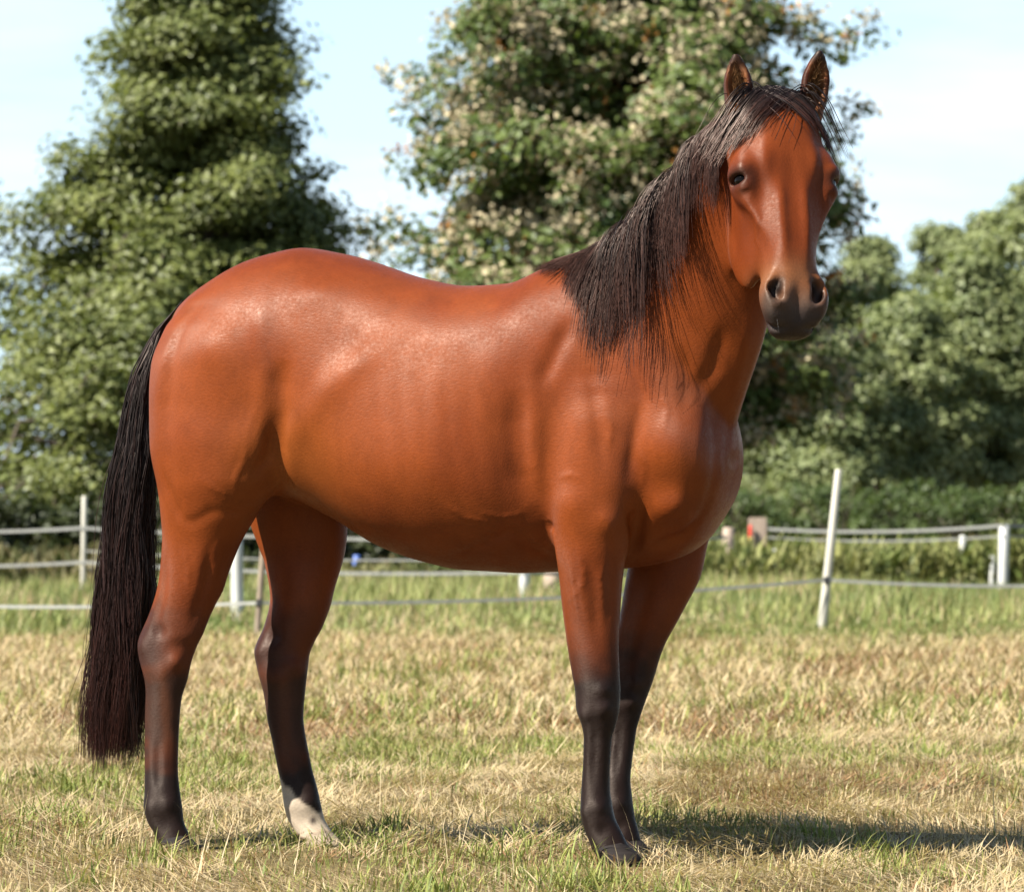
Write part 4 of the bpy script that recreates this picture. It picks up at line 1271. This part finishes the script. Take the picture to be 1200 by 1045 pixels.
start = qt * .28
end = np.clip(.985 + .02 * rng.normal(0, 1, nlk)[lkid] - .10 * rng.random(nT) ** 2 - .3 * (rng.random(nT) < .2) * rng.random(nT), .5, 1.04)
uu = start[:, None] + (end - start)[:, None] * u[None]
core = np.vstack([core, core[-1] * 2 - core[-2]]); kl = np.append(kl, kl[-1] * 2 - kl[-2]); Wt = np.append(Wt, .075)
tail_p = np.stack([np.interp(uu, kl, core[:, j]) for j in range(3)], -1)
ww = np.interp(uu, kl, Wt)
ease = smooth01(u, 0, .25)[None]
phs = rng.random((nT, 2)) * 6.28
lph = (rng.random((nlk, 2)) * 6.28)[lkid]
wob = .13 * np.sin(uu * 11 + lph[:, :1]) + .07 * np.sin(uu * 19 + lph[:, 1:]) + .05 * np.sin(uu * 23 + phs[:, 1:])
lw = rng.normal(0, 1, nlk)[lkid][:, None]
tail_p[..., 0] += ww * ((tx[:, None] + wob) * ease) - .012 * lw * uu - (rng.random(nT) < .015)[:, None] * (rng.random(nT) * .14)[:, None] * uu ** 2
tail_p[..., 1] += ww * .8 * ((ty[:, None] + wob[:, ::-1]) * ease)
for it in range(3):
    f = sample_field(tail_p); g = grad_field(tail_p)
    inside_box = np.all((tail_p > B0 + .02) & (tail_p < B1 - .02), axis=-1)
    tail_p = tail_p + g * (np.where((f < .006) & inside_box, np.minimum(.006 - f, .02), 0) * (uu > .06))[..., None]
hcol = np.array([.0075, .0065, .0068])[None] * (.6 + .9 * rng.random((nT, 1))) + (rng.random((nT, 1)) < .1) * np.array([[.02, .008, .006]])
hair_object("tail", tail_p, .0009 + .0008 * rng.random(nT), .35 + .65 * rng.random(nT), hcol, np.array([.055, .015, .010]))

# whiskers round the lips and nostrils, and the hair that fills the ears
nW = 10
ew = np.where(rng.random(nW) < .6, 1, -1) * (.045 + .02 * rng.random(nW)); dw = .575 + .065 * rng.random(nW)
rw = np.stack([H(a, b, -.02 + .05 * rng.random()) for a, b in zip(dw, ew)])
for it in range(8):
    f = sample_field(rw); rw = rw - grad_field(rw) * np.clip(f + .002, -.03, .03)[:, None]
dirw = grad_field(rw) + rng.normal(0, .35, (nW, 3)) + hD[None] * .5
dirw /= np.linalg.norm(dirw, axis=1, keepdims=True)
uw = np.linspace(0, 1, 6)
pw = rw[:, None] + dirw[:, None] * (uw[None, :, None] * (.02 + .035 * rng.random(nW))[:, None, None]) + hD[None, None] * (.012 * uw[None, :, None] ** 2)
w_ = hair_object("whiskers", pw, np.full(nW, .0003), np.zeros(nW), np.full((nW, 3), .05) * (.5 + rng.random((nW, 1))), np.array([.3, .25, .2]))
w_['kind'] = 'stuff'
for base, ax, fr, sd, L, sg in EARS:
    nE = 260
    a0 = L * (.08 + .70 * rng.random(nE)); w0 = (rng.random(nE) * 2 - 1) * .019
    re = base + ax[None] * a0[:, None] + sd[None] * w0[:, None] - fr[None] * .004
    de = ax[None] * .75 + fr[None] * .30 - sd[None] * np.sign(w0)[:, None] * (.2 + .3 * rng.random(nE))[:, None] + rng.normal(0, .22, (nE, 3))
    de /= np.linalg.norm(de, axis=1, keepdims=True)
    pe = re[:, None] + de[:, None] * (uw[None, :, None] * (.018 + .022 * rng.random(nE))[:, None, None])
    hair_object("ear_hair", pe, .0007 + .0004 * rng.random(nE), np.zeros(nE), np.array([[.17, .085, .035]]) * (.3 + 1.2 * rng.random((nE, 1))), np.array([.3, .2, .1]))
